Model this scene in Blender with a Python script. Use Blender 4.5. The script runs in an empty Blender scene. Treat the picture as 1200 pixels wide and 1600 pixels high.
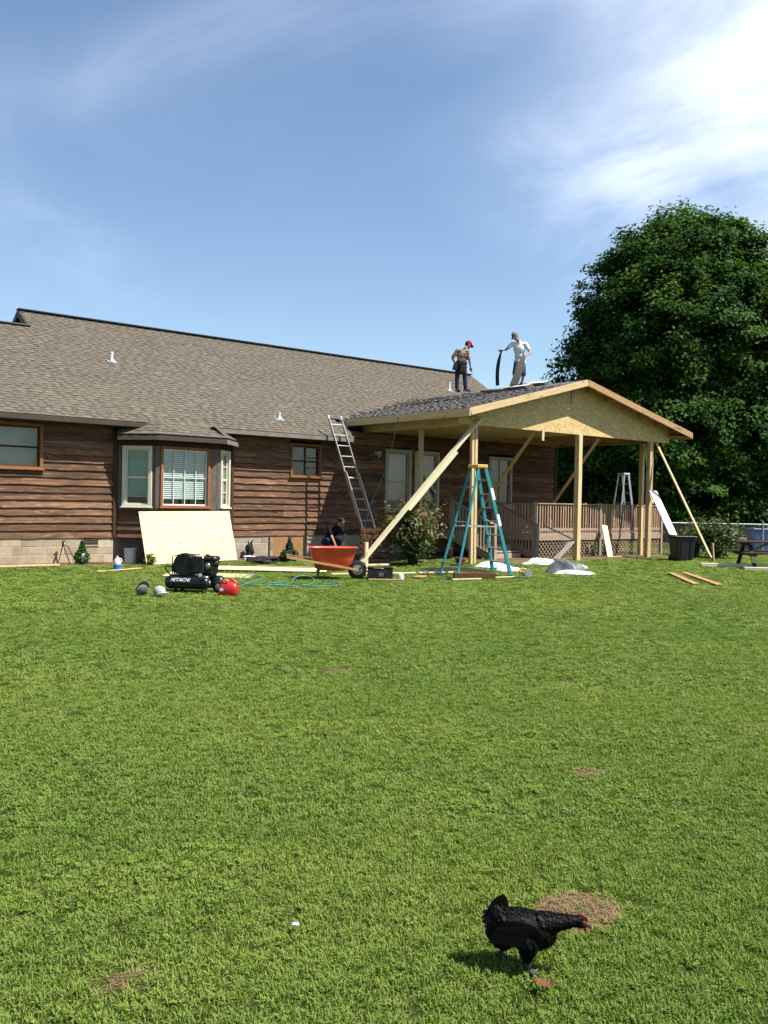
import bpy, bmesh, math, random
import numpy as np
from mathutils import Vector, Matrix

rnd = random.Random(11)
nrs = np.random.RandomState(5)
SC = bpy.context.scene
COL = SC.collection
R = math.radians

# ------------------------------------------------------------------ camera
YAW, PITCH, ROLL, CAMH, CAMD = .6883, -.0115, .0191, 1.6, 21.3518
fwd = Vector((math.sin(YAW)*math.cos(PITCH), math.cos(YAW)*math.cos(PITCH), math.sin(PITCH)))
r0 = Vector((math.cos(YAW), -math.sin(YAW), 0))
u0 = r0.cross(fwd)
rt = r0*math.cos(ROLL) + u0*math.sin(ROLL)
up = -r0*math.sin(ROLL) + u0*math.cos(ROLL)
cam_d = bpy.data.cameras.new('camera')
cam = bpy.data.objects.new('camera', cam_d)
COL.objects.link(cam)
cam.matrix_world = Matrix(((rt.x, up.x, -fwd.x, 0), (rt.y, up.y, -fwd.y, -CAMD), (rt.z, up.z, -fwd.z, CAMH), (0, 0, 0, 1)))
cam_d.sensor_fit = 'VERTICAL'
cam_d.sensor_height = 24
cam_d.sensor_width = 18
cam_d.lens = 1420.96/1600*24
cam_d.clip_end = 2000
SC.camera = cam

# ------------------------------------------------------------------ world, sun, exposure
SUN = Vector((.60, -.88, 1.60)).normalized()
SUN_EL = math.asin(SUN.z)
SUN_AZ = math.atan2(SUN.x, SUN.y)          # clockwise from +Y
world = bpy.data.worlds.new('World')
SC.world = world
world.use_nodes = True
wt = world.node_tree
wt.nodes.clear()
def wn(t, **k):
    n = wt.nodes.new(t)
    for a, b in k.items():
        setattr(n, a, b)
    return n
sky = wn('ShaderNodeTexSky', sky_type='NISHITA', sun_disc=False)
sky.sun_elevation = SUN_EL
sky.sun_rotation = SUN_AZ
sky.altitude = 0
sky.air_density = 1.0
sky.dust_density = .6
sky.ozone_density = 1.5
bg = wn('ShaderNodeBackground')
bg.inputs['Strength'].default_value = .075
out = wn('ShaderNodeOutputWorld')
tc = wn('ShaderNodeTexCoord')
sep = wn('ShaderNodeSeparateXYZ')
wt.links.new(tc.outputs['Generated'], sep.inputs[0])
def wmath(op, a, b=None, clamp=False):
    n = wn('ShaderNodeMath', operation=op, use_clamp=clamp)
    for i, x in enumerate((a, b)):
        if x is None: continue
        if isinstance(x, (int, float)): n.inputs[i].default_value = x
        else: wt.links.new(x, n.inputs[i])
    return n.outputs[0]
den = wmath('ADD', wmath('MAXIMUM', sep.outputs[2], 0.0), .22)
cx = wmath('DIVIDE', sep.outputs[0], den)
cy = wmath('DIVIDE', sep.outputs[1], den)
comb = wn('ShaderNodeCombineXYZ')
wt.links.new(cx, comb.inputs[0]); wt.links.new(cy, comb.inputs[1])
def cloud(scale, loc, rot, stretch, detail, rough, dist, lo, hi):
    mp = wn('ShaderNodeMapping')
    mp.inputs['Location'].default_value = loc
    mp.inputs['Rotation'].default_value = (0, 0, rot)
    mp.inputs['Scale'].default_value = stretch
    wt.links.new(comb.outputs[0], mp.inputs[0])
    nz = wn('ShaderNodeTexNoise')
    nz.inputs['Scale'].default_value = scale
    nz.inputs['Detail'].default_value = detail
    nz.inputs['Roughness'].default_value = rough
    nz.inputs['Distortion'].default_value = dist
    wt.links.new(mp.outputs[0], nz.inputs['Vector'])
    mr = wn('ShaderNodeMapRange', interpolation_type='SMOOTHSTEP')
    mr.inputs[1].default_value = lo; mr.inputs[2].default_value = hi
    wt.links.new(nz.outputs[0], mr.inputs[0])
    return mr.outputs[0]
CLOUD_A = cloud(.62, (-8.53, 4.22, 0), .35, (1, 1, 1), 4, .5, .5, .455, .80)
CLOUD_B = cloud(1.6, (8, 3, 0), -.35, (1.2, .70, 1), 10, .62, .8, .24, .86)
cl = wmath('MULTIPLY', CLOUD_A, CLOUD_B)
cl = wmath('MULTIPLY', cl, .98, clamp=True)
mix = wn('ShaderNodeMix', data_type='RGBA')
mix.inputs[7].default_value = (11.6, 12.0, 12.6, 1)
wt.links.new(cl, mix.inputs[0])
tintn = wn('ShaderNodeMix', data_type='RGBA', blend_type='MULTIPLY')
tintn.inputs[0].default_value = 1
tintn.inputs[7].default_value = (.99, 1.03, 1.05, 1)
wt.links.new(sky.outputs[0], tintn.inputs[6])
wt.links.new(tintn.outputs[2], mix.inputs[6])
wt.links.new(mix.outputs[2], bg.inputs['Color'])
wt.links.new(bg.outputs[0], out.inputs[0])

sun_d = bpy.data.lights.new('sun', 'SUN')
sun_d.energy = 5.0
sun_d.angle = R(.53)
sun_d.color = (1, .95, .86)
sun = bpy.data.objects.new('sun', sun_d)
COL.objects.link(sun)
sun.rotation_euler = (-SUN).to_track_quat('-Z', 'Y').to_euler()
sun.location = (0, -10, 40)
SC.view_settings.view_transform = 'Standard'
SC.view_settings.look = 'None'
SC.view_settings.gamma = 1
SC.view_settings.exposure = 1.15
SC.view_settings.use_curve_mapping = False

# ------------------------------------------------------------------ material helpers
def lin(c):
    return tuple((x/12.92 if x <= .04045 else ((x+.055)/1.055)**2.4) for x in c)
MATS = {}
ALB = .77      # common albedo calibration of all the colours below
class NT:
    def __init__(s, name):
        s.m = bpy.data.materials.new(name); s.m.use_nodes = True
        s.t = s.m.node_tree; s.t.nodes.clear()
        s.out = s.n('ShaderNodeOutputMaterial'); s.tc = s.n('ShaderNodeTexCoord'); s.oi = s.n('ShaderNodeObjectInfo')
    def n(s, t, **k):
        x = s.t.nodes.new(t)
        for a, b in k.items(): setattr(x, a, b)
        return x
    def set(s, sock, v):
        if hasattr(v, 'links'): s.t.links.new(v, sock)
        else:
            if isinstance(v, tuple) and len(v) == 3 and sock.type == 'RGBA': v = v+(1,)
            sock.default_value = v
    def math(s, op, a, b=0., clamp=False):
        x = s.n('ShaderNodeMath', operation=op, use_clamp=clamp); s.set(x.inputs[0], a); s.set(x.inputs[1], b); return x.outputs[0]
    def mix(s, f, a, b, blend='MIX'):
        x = s.n('ShaderNodeMix', data_type='RGBA', blend_type=blend); s.set(x.inputs[0], f); s.set(x.inputs[6], a); s.set(x.inputs[7], b); return x.outputs[2]
    def vec(s, src='Object', scale=(1, 1, 1), rand=True):
        v = s.tc.outputs[src] if src != 'World' else s.n('ShaderNodeNewGeometry').outputs['Position']
        if rand:
            c = s.n('ShaderNodeCombineXYZ'); k = s.math('MULTIPLY', s.oi.outputs['Random'], 91.7)
            s.set(c.inputs[0], k); s.set(c.inputs[1], k); s.set(c.inputs[2], k)
            a = s.n('ShaderNodeVectorMath', operation='ADD'); s.set(a.inputs[0], v); s.set(a.inputs[1], c.outputs[0]); v = a.outputs[0]
        m = s.n('ShaderNodeMapping'); s.set(m.inputs[0], v); m.inputs['Scale'].default_value = scale
        return m.outputs[0]
    def noise(s, v, scale, detail=3, rough=.55, dist=0, lo=.3, hi=.7):
        x = s.n('ShaderNodeTexNoise'); s.set(x.inputs['Vector'], v)
        x.inputs['Scale'].default_value = scale; x.inputs['Detail'].default_value = detail
        x.inputs['Roughness'].default_value = rough; x.inputs['Distortion'].default_value = dist
        r = s.n('ShaderNodeMapRange'); s.set(r.inputs[0], x.outputs[0]); r.inputs[1].default_value = lo; r.inputs[2].default_value = hi
        return r.outputs[0]
    def bsdf(s, col, rough=.7, spec=.3, metal=0, bump=None, bstr=.3, bdist=.01, trans=None):
        col = s.mix(1., col, (ALB, ALB, ALB), 'MULTIPLY')
        b = s.n('ShaderNodeBsdfPrincipled'); s.set(b.inputs['Base Color'], col); s.set(b.inputs['Roughness'], rough)
        b.inputs['Specular IOR Level'].default_value = spec; b.inputs['Metallic'].default_value = metal
        if bump is not None:
            x = s.n('ShaderNodeBump'); s.set(x.inputs['Height'], bump); x.inputs['Strength'].default_value = bstr; x.inputs['Distance'].default_value = bdist
            s.set(b.inputs['Normal'], x.outputs[0])
        sh = b.outputs[0]
        if trans is not None:
            f, tcol = trans; tcol = s.mix(1., tcol, (ALB, ALB, ALB), 'MULTIPLY')
            t = s.n('ShaderNodeBsdfTranslucent'); s.set(t.inputs[0], tcol)
            mx = s.n('ShaderNodeMixShader'); mx.inputs[0].default_value = f
            s.t.links.new(sh, mx.inputs[1]); s.t.links.new(t.outputs[0], mx.inputs[2]); sh = mx.outputs[0]
        s.t.links.new(sh, s.out.inputs[0])
        return s.m
def scl(c, k): return tuple(min(1, x*k) for x in c)
def plain(name, col, rough=.6, spec=.3, metal=0, var=.12, scale=6, amt=.25, bump=.15, src='Object', bd=.004):
    """flat colour with soft mottling, wear and a slight object-to-object change"""
    t = NT(name); v = t.vec(src)
    a = t.noise(v, scale, 4); b = t.noise(v, scale*7.3, 3)
    c = t.mix(a, scl(col, 1-amt), scl(col, 1+amt)); c = t.mix(t.math('MULTIPLY', b, amt), c, scl(col, .55))
    if var:
        k = t.math('ADD', t.math('MULTIPLY', t.oi.outputs['Random'], 2*var), 1-var)
        g = t.n('ShaderNodeCombineColor'); [t.set(g.inputs[i], k) for i in range(3)]
        c = t.mix(1., c, g.outputs[0], 'MULTIPLY')
    MATS[name] = t.bsdf(c, t.math('ADD', rough-.08, t.math('MULTIPLY', b, .16)), spec, metal, b, bump, bd)
    return MATS[name]
def wood(name, c1, c2, knot=None, rough=.75, var=.2, g=(1.2, 16, 16), bump=.35, spec=.2):
    """boards: grain runs along the object's own X"""
    t = NT(name); v = t.vec('Object', g)
    a = t.noise(v, 1.6, 5, .6, .6, .28, .72); b = t.noise(v, 7, 3, .6, 0, .3, .7)
    c = t.mix(a, c1, c2); c = t.mix(t.math('MULTIPLY', b, .35), c, scl(c1, .55))
    if knot:
        v2 = t.vec('Object', (2.2, 6, 6)); k = t.noise(v2, 1.5, 1, .4, 0, .70, .76); c = t.mix(t.math('MULTIPLY', k, .8), c, knot)
    if name == 'siding':
        w1 = t.noise(t.vec('World', (.7, .7, 2.6), False), 1.3, 5, .65, .5, .40, .66); c = t.mix(t.math('MULTIPLY', w1, .5), c, (.070, .041, .027))
        w2 = t.noise(t.vec('Object', (1.5, 4, 9)), 2.0, 4, .6, .4, .56, .70); c = t.mix(t.math('MULTIPLY', w2, .6), c, (.42, .25, .16))
    k = t.math('ADD', t.math('MULTIPLY', t.oi.outputs['Random'], 2*var), 1-var)
    gg = t.n('ShaderNodeCombineColor'); [t.set(gg.inputs[i], k) for i in range(3)]
    c = t.mix(1., c, gg.outputs[0], 'MULTIPLY')
    MATS[name] = t.bsdf(c, rough, spec, 0, b, bump, .006)
    return MATS[name]

wood('siding', (.062, .031, .018), (.33, .180, .107), (.02, .010, .006), .78, .34, (.8, 14, 14), .5, .12)
wood('siding_trim', (.045, .022, .013), (.10, .05, .03), None, .8, .15)
wood('orange_wood', (.22, .085, .035), (.36, .15, .062), None, .6, .12)
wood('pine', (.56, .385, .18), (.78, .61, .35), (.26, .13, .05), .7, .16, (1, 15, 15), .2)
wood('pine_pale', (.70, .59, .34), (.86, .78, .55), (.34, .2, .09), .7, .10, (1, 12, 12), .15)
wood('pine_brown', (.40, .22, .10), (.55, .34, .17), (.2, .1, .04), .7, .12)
wood('old_deck', (.30, .22, .155), (.52, .40, .29), None, .85, .22)
wood('red_deck', (.42, .275, .175), (.66, .46, .31), None, .85, .28)
wood('grey_wood', (.20, .18, .155), (.33, .30, .265), None, .9, .18)
wood('dark_table', (.03, .018, .014), (.07, .04, .03), None, .6, .15)
wood('white_board', (.80, .79, .76), (.86, .85, .83), None, .6, .03)
wood('crate_wood', (.14, .065, .028), (.26, .13, .06), None, .85, .25)
wood('access_ply', (.30, .165, .07), (.46, .27, .125), None, .7, .05, (16, 16, 1.0), .2)
plain('cream_paint', (.70, .66, .52), .5, .4, 0, .03, 5, .08)
plain('cream_dark', (.42, .36, .26), .5, .4, 0, .03, 5, .1)
plain('white_vinyl', (.74, .75, .74), .45, .4, 0, .03, 5, .06)
plain('white_plastic', (.72, .73, .72), .4, .5, 0, .05, 5, .1)
plain('fascia_brown', (.055, .034, .026), .6, .4, 0, .05)
plain('fascia_grey', (.20, .17, .15), .6, .4, 0, .05)
plain('grey_brown_trim', (.125, .095, .082), .7, .3, 0, .05)
plain('block', (.43, .345, .235), .95, .1, 0, .16, 5, .18, .6)
plain('block_grey', (.36, .31, .245), .95, .1, 0, .14, 5, .18, .6)
plain('mortar', (.52, .45, .34), .95, .1, 0, .02, 8, .15, .5)
plain('dark_inside', (.012, .012, .012), .9, .1)
plain('room_dim', (.05, .05, .048), .9, .1)
plain('aluminium', (.52, .53, .55), .38, .5, .85, .06, 5, .15)
plain('teal', (.02, .225, .25), .45, .4, 0, .08, 5, .15)
plain('yellow_plastic', (.70, .42, .07), .5, .4)
plain('orange_poly', (.78, .10, .04), .42, .4, 0, .02, 4, .1)
plain('red_poly', (.55, .018, .02), .38, .5, 0, .02, 6, .12)
plain('black_paint', (.008, .008, .009), .36, .45, 0, .1, 8, .3)
plain('black_rubber', (.018, .018, .018), .8, .2)
plain('steel', (.42, .42, .42), .3, .5, .9, .05)
plain('black_plastic', (.014, .015, .016), .5, .4, 0, .05)
plain('lettering', (.82, .82, .82), .6, .3, 0, 0, 5, .02)
plain('grey_cloth', (.28, .27, .24), .95, .1, 0, .1, 12, .2, .6)
plain('light_cloth', (.42, .42, .41), .95, .1, 0, .1, 12, .15, .6)
plain('white_cloth', (.76, .76, .78), .9, .1, 0, .04, 9, .08, .3)
plain('grey_tarp', (.13, .14, .14), .5, .4, 0, .03, 6, .25, .4)
plain('blue_plastic', (.02, .07, .28), .45, .4, 0, .05)
plain('terracotta', (.33, .07, .035), .8, .2)
plain('rust', (.16, .085, .05), .85, .2, .2, .1, 20, .35)
plain('galvanised', (.40, .42, .43), .5, .5, .6, .05)
plain('teal_hose', (.04, .25, .24), .5, .4, 0, .02)
plain('skin', (.42, .21, .135), .55, .35, 0, .03, 10, .08, .05)
plain('white_shirt', (.74, .74, .77), .9, .1, 0, 0, 18, .08, .3)
plain('black_shirt', (.013, .012, .013), .9, .1)
plain('denim', (.045, .075, .145), .9, .1, 0, .05, 25, .3, .4)
plain('dark_denim', (.022, .03, .06), .9, .1, 0, .05, 25, .3, .4)
plain('red_cap', (.50, .012, .04), .8, .2)
plain('grey_cap', (.13, .115, .10), .85, .2)
plain('leather', (.016, .011, .009), .7, .3, 0, .1, 10, .4)
plain('hair_dark', (.015, .010, .007), .7, .3)
plain('bark', (.075, .058, .043), .95, .1, 0, .1, 9, .35, .9)
plain('bed_soil', (.17, .115, .07), .97, .05, 0, 0, 3, .4, .9)
plain('bare_soil', (.13, .088, .052), .97, .05, 0, 0, 9, .4, .9)
plain('foil', (.75, .76, .8), .3, .6, .6)
plain('dry_leaf', (.20, .07, .045), .8, .2)
plain('straw', (.30, .205, .105), .9, .1, 0, .1)
plain('hen_leg', (.055, .047, .045), .6, .3)
plain('comb_red', (.30, .02, .03), .6, .3)
plain('beak', (.03, .025, .022), .5, .4)
plain('eye', (.01, .006, .004), .1, .6)
plain('blue_liquid', (.02, .14, .62), .3, .5, 0, 0)
plain('felt', (.13, .13, .132), .9, .1, 0, 0, 10, .3, .6)
plain('shingle_strip', (.17, .15, .125), .95, .1, 0, .1, 30, .3, .6)
plain('shingle_back', (.030, .030, .033), .9, .15, 0, .1, 30, .3, .4)
plain('neighbour_siding', (.55, .53, .46), .7, .3)
plain('pot_black', (.012, .012, .012), .7, .3)

# camouflage / plaid shirt of the first roofer
t = NT('camo_shirt'); v = t.vec('Object')
a = t.noise(v, 9, 2, .5, .5, .45, .55); b = t.noise(v, 14, 2, .5, .5, .52, .58)
c = t.mix(a, (.36, .27, .19), (.16, .135, .09)); c = t.mix(b, c, (.10, .055, .045))
MATS['camo_shirt'] = t.bsdf(c, .9, .1)

# oriented strand board: flakes of several tones
t = NT('osb'); v = t.vec('Object', (1, 1, 1))
vo = t.n('ShaderNodeTexVoronoi'); mp = t.n('ShaderNodeMapping'); t.set(mp.inputs[0], v); mp.inputs['Scale'].default_value = (9, 9, 17); mp.inputs['Rotation'].default_value = (0, .5, 0)
t.set(vo.inputs['Vector'], mp.outputs[0]); vo.inputs['Scale'].default_value = 1.7
a = t.noise(v, 5, 4); sp = t.n('ShaderNodeSeparateColor'); t.set(sp.inputs[0], vo.outputs['Color'])
c = t.mix(sp.outputs[0], (.50, .34, .135), (.76, .57, .28)); c = t.mix(t.math('MULTIPLY', a, .40), c, (.44, .28, .105))
MATS['osb'] = t.bsdf(c, .7, .25, 0, sp.outputs[1], .25, .003)
# pale sanded plywood
t = NT('plywood'); v = t.vec('Object', (1.2, 9, 9)); v2 = t.vec('Object', (2.5, 4, 4))
a = t.noise(v, 1.2, 5, .6, 1.0, .3, .7); k = t.noise(v2, 2.2, 1, .4, 0, .71, .76)
c = t.mix(a, (.72, .58, .29), (.86, .75, .44)); c = t.mix(t.math('MULTIPLY', k, .75), c, (.36, .22, .10))
MATS['plywood'] = t.bsdf(c, .65, .25, 0, a, .1, .003)
# shingles: the tint of each tab is stored on the tab
def shingle_mat(name, cols):
    t = NT(name); at = t.n('ShaderNodeAttribute', attribute_name='tint')
    v = t.vec('World', (1, 1, 1), False); g = t.noise(v, 160, 2, .6, 0, .3, .7); bl = t.noise(v, .55, 3)
    cr = t.n('ShaderNodeValToRGB'); t.set(cr.inputs[0], at.outputs['Fac'])
    e = cr.color_ramp.elements; e[0].color = cols[0]+(1,); e[1].color = cols[-1]+(1,)
    for i, cc in enumerate(cols[1:-1]): x = e.new((i+1)/(len(cols)-1)); x.color = cc+(1,)
    c = t.mix(t.math('MULTIPLY', g, .35), cr.outputs[0], scl(cols[0], .5)); c = t.mix(t.math('MULTIPLY', bl, .22), c, scl(cols[-1], .72))
    MATS[name] = t.bsdf(c, .95, .1, 0, g, .5, .003)
shingle_mat('shingle', [(.090, .075, .058), (.140, .119, .094), (.172, .149, .118), (.218, .192, .155)])
shingle_mat('shingle_new', [(.17, .16, .148), (.215, .203, .187), (.25, .237, .216), (.30, .283, .258)])
# leaves: per-leaf tint
def leaf_mat(name, cols, tr=.28, rough=.5, spec=.35):
    t = NT(name); at = t.n('ShaderNodeAttribute', attribute_name='tint')
    cr = t.n('ShaderNodeValToRGB'); t.set(cr.inputs[0], at.outputs['Fac'])
    e = cr.color_ramp.elements; e[0].color = cols[0]+(1,); e[1].color = cols[-1]+(1,)
    for i, cc in enumerate(cols[1:-1]): x = e.new((i+1)/(len(cols)-1)); x.color = cc+(1,)
    tcol = t.mix(1., cr.outputs[0], (1.5, 1.7, .5), 'MULTIPLY')
    MATS[name] = t.bsdf(cr.outputs[0], rough, spec, trans=(tr, tcol))
leaf_mat('maple_leaf', [(.012, .043, .008), (.032, .086, .013), (.092, .165, .024)], .26, .6, .07)
leaf_mat('dark_leaf', [(.009, .030, .007), (.020, .054, .010), (.050, .098, .017)], .2, .65, .07)
leaf_mat('shrub_leaf', [(.030, .055, .012), (.065, .105, .022), (.11, .145, .035), (.19, .09, .035), (.22, .055, .03)], .25)
leaf_mat('cedar_leaf', [(.03, .08, .012), (.07, .16, .025)], .2)
leaf_mat('dark_cedar', [(.010, .03, .010), (.028, .065, .02)], .15)
leaf_mat('flower_shrub', [(.03, .065, .014), (.065, .105, .026), (.11, .12, .04), (.30, .14, .14)], .25)
leaf_mat('weed_leaf', [(.10, .10, .03), (.20, .17, .06), (.12, .16, .04)], .3)
leaf_mat('feather', [(.0022, .0019, .0018), (.0042, .0035, .0031), (.0140, .0090, .0065)], .0, .52, .07)

# lawn colours follow the place, not the view
def lawn_colour(t, base=1.0):
    v = t.vec('World', (1, 1, 1), False)
    a = t.noise(v, .32, 4, .6, .4, .32, .68); b = t.noise(v, 1.7, 4, .6, 0, .3, .7); d = t.noise(v, 9, 2, .6, 0, .3, .75)
    c = t.mix(a, scl((.092, .168, .028), base), scl((.190, .238, .046), base))
    c = t.mix(t.math('MULTIPLY', b, .40), c, scl((.080, .148, .028), base))
    e_ = t.noise(v, .9, 3, .6, .3, .60, .80); c = t.mix(t.math('MULTIPLY', e_, .5), c, scl((.23, .215, .07), base))
    k_ = t.noise(v, 4.2, 4, .65, .4, .52, .74); c = t.mix(t.math('MULTIPLY', k_, .45), c, scl((.085, .095, .03), base))
    c = t.mix(t.math('MULTIPLY', d, .30), c, scl((.165, .235, .05), base))
    return c, d, v
t = NT('grass_blade')
c, d, v = lawn_colour(t)
at = t.n('ShaderNodeAttribute', attribute_name='tint')
dry = t.math('GREATER_THAN', at.outputs['Fac'], .955)
c = t.mix(t.math('MULTIPLY', at.outputs['Fac'], .55), c, (.17, .25, .055)); c = t.mix(dry, c, (.25, .20, .095))
MATS['grass_blade'] = t.bsdf(t.mix(1., c, (1.46, 1.43, 1.38), 'MULTIPLY'), .6, .10, trans=(.32, t.mix(1., c, (1.3, 1.5, .5), 'MULTIPLY')))
t = NT('lawn')
c, d, v = lawn_colour(t, .62)
fine = t.noise(v, 38, 4, .7, 0, .3, .7)
c = t.mix(t.math('MULTIPLY', fine, .75), c, (.035, .045, .014))
MATS['lawn'] = t.bsdf(c, .95, .05, 0, fine, .8, .03)
# window glass: clear with mirror reflection growing at grazing angles
t = NT('glass')
lw = t.n('ShaderNodeLayerWeight'); lw.inputs[0].default_value = .5
fq = t.math('ADD', t.math('MULTIPLY', t.math('POWER', lw.outputs['Facing'], 4.0), .9), .035, True)
g = t.n('ShaderNodeBsdfGlossy'); g.inputs['Roughness'].default_value = .02
tr = t.n('ShaderNodeBsdfTransparent'); tr.inputs[0].default_value = (.88, .92, .90, 1)
ms = t.n('ShaderNodeMixShader'); t.t.links.new(fq, ms.inputs[0]); t.t.links.new(tr.outputs[0], ms.inputs[1]); t.t.links.new(g.outputs[0], ms.inputs[2]); t.t.links.new(ms.outputs[0], t.out.inputs[0])
MATS['glass'] = t.m
plain('blind_white', (.72, .75, .78), .5, .4, 0, 0, 5, .05)
plain('blind_green', (.30, .52, .42), .6, .3, 0, 0, 5, .08)
plain('screen_grey', (.36, .375, .38), .7, .2, 0, 0, 3, .12)

# ------------------------------------------------------------------ mesh helpers
class MB:
    def __init__(s): s.v = []; s.f = []
    def add(s, vs, fs):
        o = len(s.v); s.v += [tuple(x) for x in vs]; s.f += [tuple(i+o for i in f) for f in fs]; return s
    def box(s, c, d, rot=None, top=(1, 1)):
        x, y, z = d[0]/2, d[1]/2, d[2]/2; tx, ty = top
        vs = [(-x, -y, -z), (x, -y, -z), (x, y, -z), (-x, y, -z), (-x*tx, -y*ty, z), (x*tx, -y*ty, z), (x*tx, y*ty, z), (-x*tx, y*ty, z)]
        vs = [Vector(q) for q in vs]
        if rot is not None: vs = [rot @ q for q in vs]
        return s.add([q+Vector(c) for q in vs], [(3, 2, 1, 0), (4, 5, 6, 7), (0, 1, 5, 4), (1, 2, 6, 5), (2, 3, 7, 6), (3, 0, 4, 7)])
    def bar(s, p, q, w, h, upv=(0, 0, 1)):
        p, q = Vector(p), Vector(q); x = (q-p); L = x.length; M = frame(x, upv)
        return s.box((p+q)/2, (L, w, h), M)
    def tube(s, pts, r, n=8, cap=True):
        pts = [Vector(a) for a in pts]; m = len(pts); rr = r if isinstance(r, (list, tuple)) else [r]*m
        vs = []; prev = None
        for i, a in enumerate(pts):
            d = (pts[min(i+1, m-1)]-pts[max(i-1, 0)]).normalized()
            if prev is None: y = d.orthogonal().normalized()
            else:
                y = prev-d*prev.dot(d); y = y.normalized() if y.length > 1e-6 else d.orthogonal().normalized()
            prev = y; z = d.cross(y)
            for k in range(n):
                an = 2*math.pi*k/n; vs.append(a+(y*math.cos(an)+z*math.sin(an))*rr[i])
        fs = [(i*n+k, i*n+(k+1) % n, (i+1)*n+(k+1) % n, (i+1)*n+k) for i in range(m-1) for k in range(n)]
        if cap: fs += [tuple(range(n-1, -1, -1)), tuple((m-1)*n+k for k in range(n))]
        return s.add(vs, fs)
    def lathe(s, prof, n=16, M=None, squash=1):
        vs = []; m = len(prof)
        for r, z in prof:
            for k in range(n):
                an = 2*math.pi*k/n; vs.append(Vector((r*math.cos(an), r*math.sin(an)*squash, z)))
        if M is not None: vs = [M @ q for q in vs]
        fs = [(i*n+k, i*n+(k+1) % n, (i+1)*n+(k+1) % n, (i+1)*n+k) for i in range(m-1) for k in range(n)]
        fs += [tuple(range(n-1, -1, -1)), tuple((m-1)*n+k for k in range(n))]
        return s.add(vs, fs)
    def ball(s, c, r, n=10, m=7, rot=None):
        r = r if isinstance(r, (list, tuple)) else (r, r, r); vs = []
        for i in range(1, m):
            th = math.pi*i/m
            for k in range(n):
                an = 2*math.pi*k/n; vs.append(Vector((r[0]*math.sin(th)*math.cos(an), r[1]*math.sin(th)*math.sin(an), -r[2]*math.cos(th))))
        vs += [Vector((0, 0, -r[2])), Vector((0, 0, r[2]))]; b = len(vs)-2
        if rot is not None: vs = [rot @ q for q in vs]
        vs = [q+Vector(c) for q in vs]
        fs = [(i*n+k, i*n+(k+1) % n, (i+1)*n+(k+1) % n, (i+1)*n+k) for i in range(m-2) for k in range(n)]
        fs += [(b, (k+1) % n, k) for k in range(n)] + [(b+1, (m-2)*n+k, (m-2)*n+(k+1) % n) for k in range(n)]
        return s.add(vs, fs)
    def cap(s, p, q, r1, r2, n=10):
        """closed tapered limb with round ends"""
        p, q = Vector(p), Vector(q); d = (q-p).normalized()
        pts = [p-d*r1*.9, p-d*r1*.55, p, q, q+d*r2*.55, q+d*r2*.9]
        return s.tube(pts, [r1*.35, r1*.82, r1, r2, r2*.82, r2*.35], n)
    def prism(s, poly, h, M=None):
        n = len(poly); vs = [Vector((a, b, 0)) for a, b in poly]+[Vector((a, b, h)) for a, b in poly]
        if M is not None: vs = [M @ q for q in vs]
        return s.add(vs, [tuple(range(n-1, -1, -1)), tuple(range(n, 2*n))]+[(i, (i+1) % n, n+(i+1) % n, n+i) for i in range(n)])
    def mesh(s, name, smooth=False):
        me = bpy.data.meshes.new(name); me.from_pydata(s.v, [], s.f); me.update()
        if smooth: me.polygons.foreach_set('use_smooth', [True]*len(me.polygons))
        return me
    def build(s, name, mt, parent=None, world=False, smooth=False, bevel=0):
        if world and parent is not None:
            l = org(parent); s.v = [(a-l.x, b-l.y, c-l.z) for a, b, c in s.v]
        me = s.mesh(name, smooth)
        if bevel: bev(me, bevel)
        return obj(name, me, mt, parent)
def bev(me, w, seg=1):
    bm = bmesh.new(); bm.from_mesh(me); bmesh.ops.bevel(bm, geom=list(bm.edges), offset=w, segments=seg, affect='EDGES', profile=.6, clamp_overlap=True); bm.to_mesh(me); bm.free()
def frame(x, upv=(0, 0, 1)):
    x = Vector(x).normalized(); z = Vector(upv); z = z-x*z.dot(x)
    z = z.normalized() if z.length > 1e-5 else x.orthogonal().normalized()
    y = z.cross(x); return Matrix((x, y, z)).transposed()
def org(o):
    v = Vector()
    while o is not None: v += o.location; o = o.parent
    return v
def obj(name, me, mt=None, parent=None):
    o = bpy.data.objects.new(name, me); COL.objects.link(o)
    if mt is not None and not me.materials: me.materials.append(MATS[mt])
    if parent is not None: o.parent = parent
    return o
def tag(o, label, cat, group=None):
    o['label'] = label; o['category'] = cat
    if group: o['group'] = group
    return o
def thing(name, label, cat, loc=(0, 0, 0), rz=0, group=None):
    o = bpy.data.objects.new(name, None); COL.objects.link(o); o.empty_display_size = .2
    o.location = loc; o.rotation_euler = (0, 0, rz); return tag(o, label, cat, group)
def struct(o): o['kind'] = 'structure'; return o
def stuff(o): o['kind'] = 'stuff'; return o
def beam(name, p, q, w, h, mt, parent=None, upv=(0, 0, 1), bw=.004, world=True):
    """one board or post from p to q: its own X axis is the grain"""
    p, q = Vector(p), Vector(q); L = (q-p).length
    me = MB().box((0, 0, 0), (L, w, h)).mesh(name)
    if bw: bev(me, min(bw, w*.2, h*.2))
    o = obj(name, me, mt, parent); M = frame(q-p, upv).to_4x4(); M.translation = (p+q)/2
    if world and parent is not None: M = Matrix.Translation(-org(parent)) @ M
    o.matrix_local = M
    return o
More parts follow.
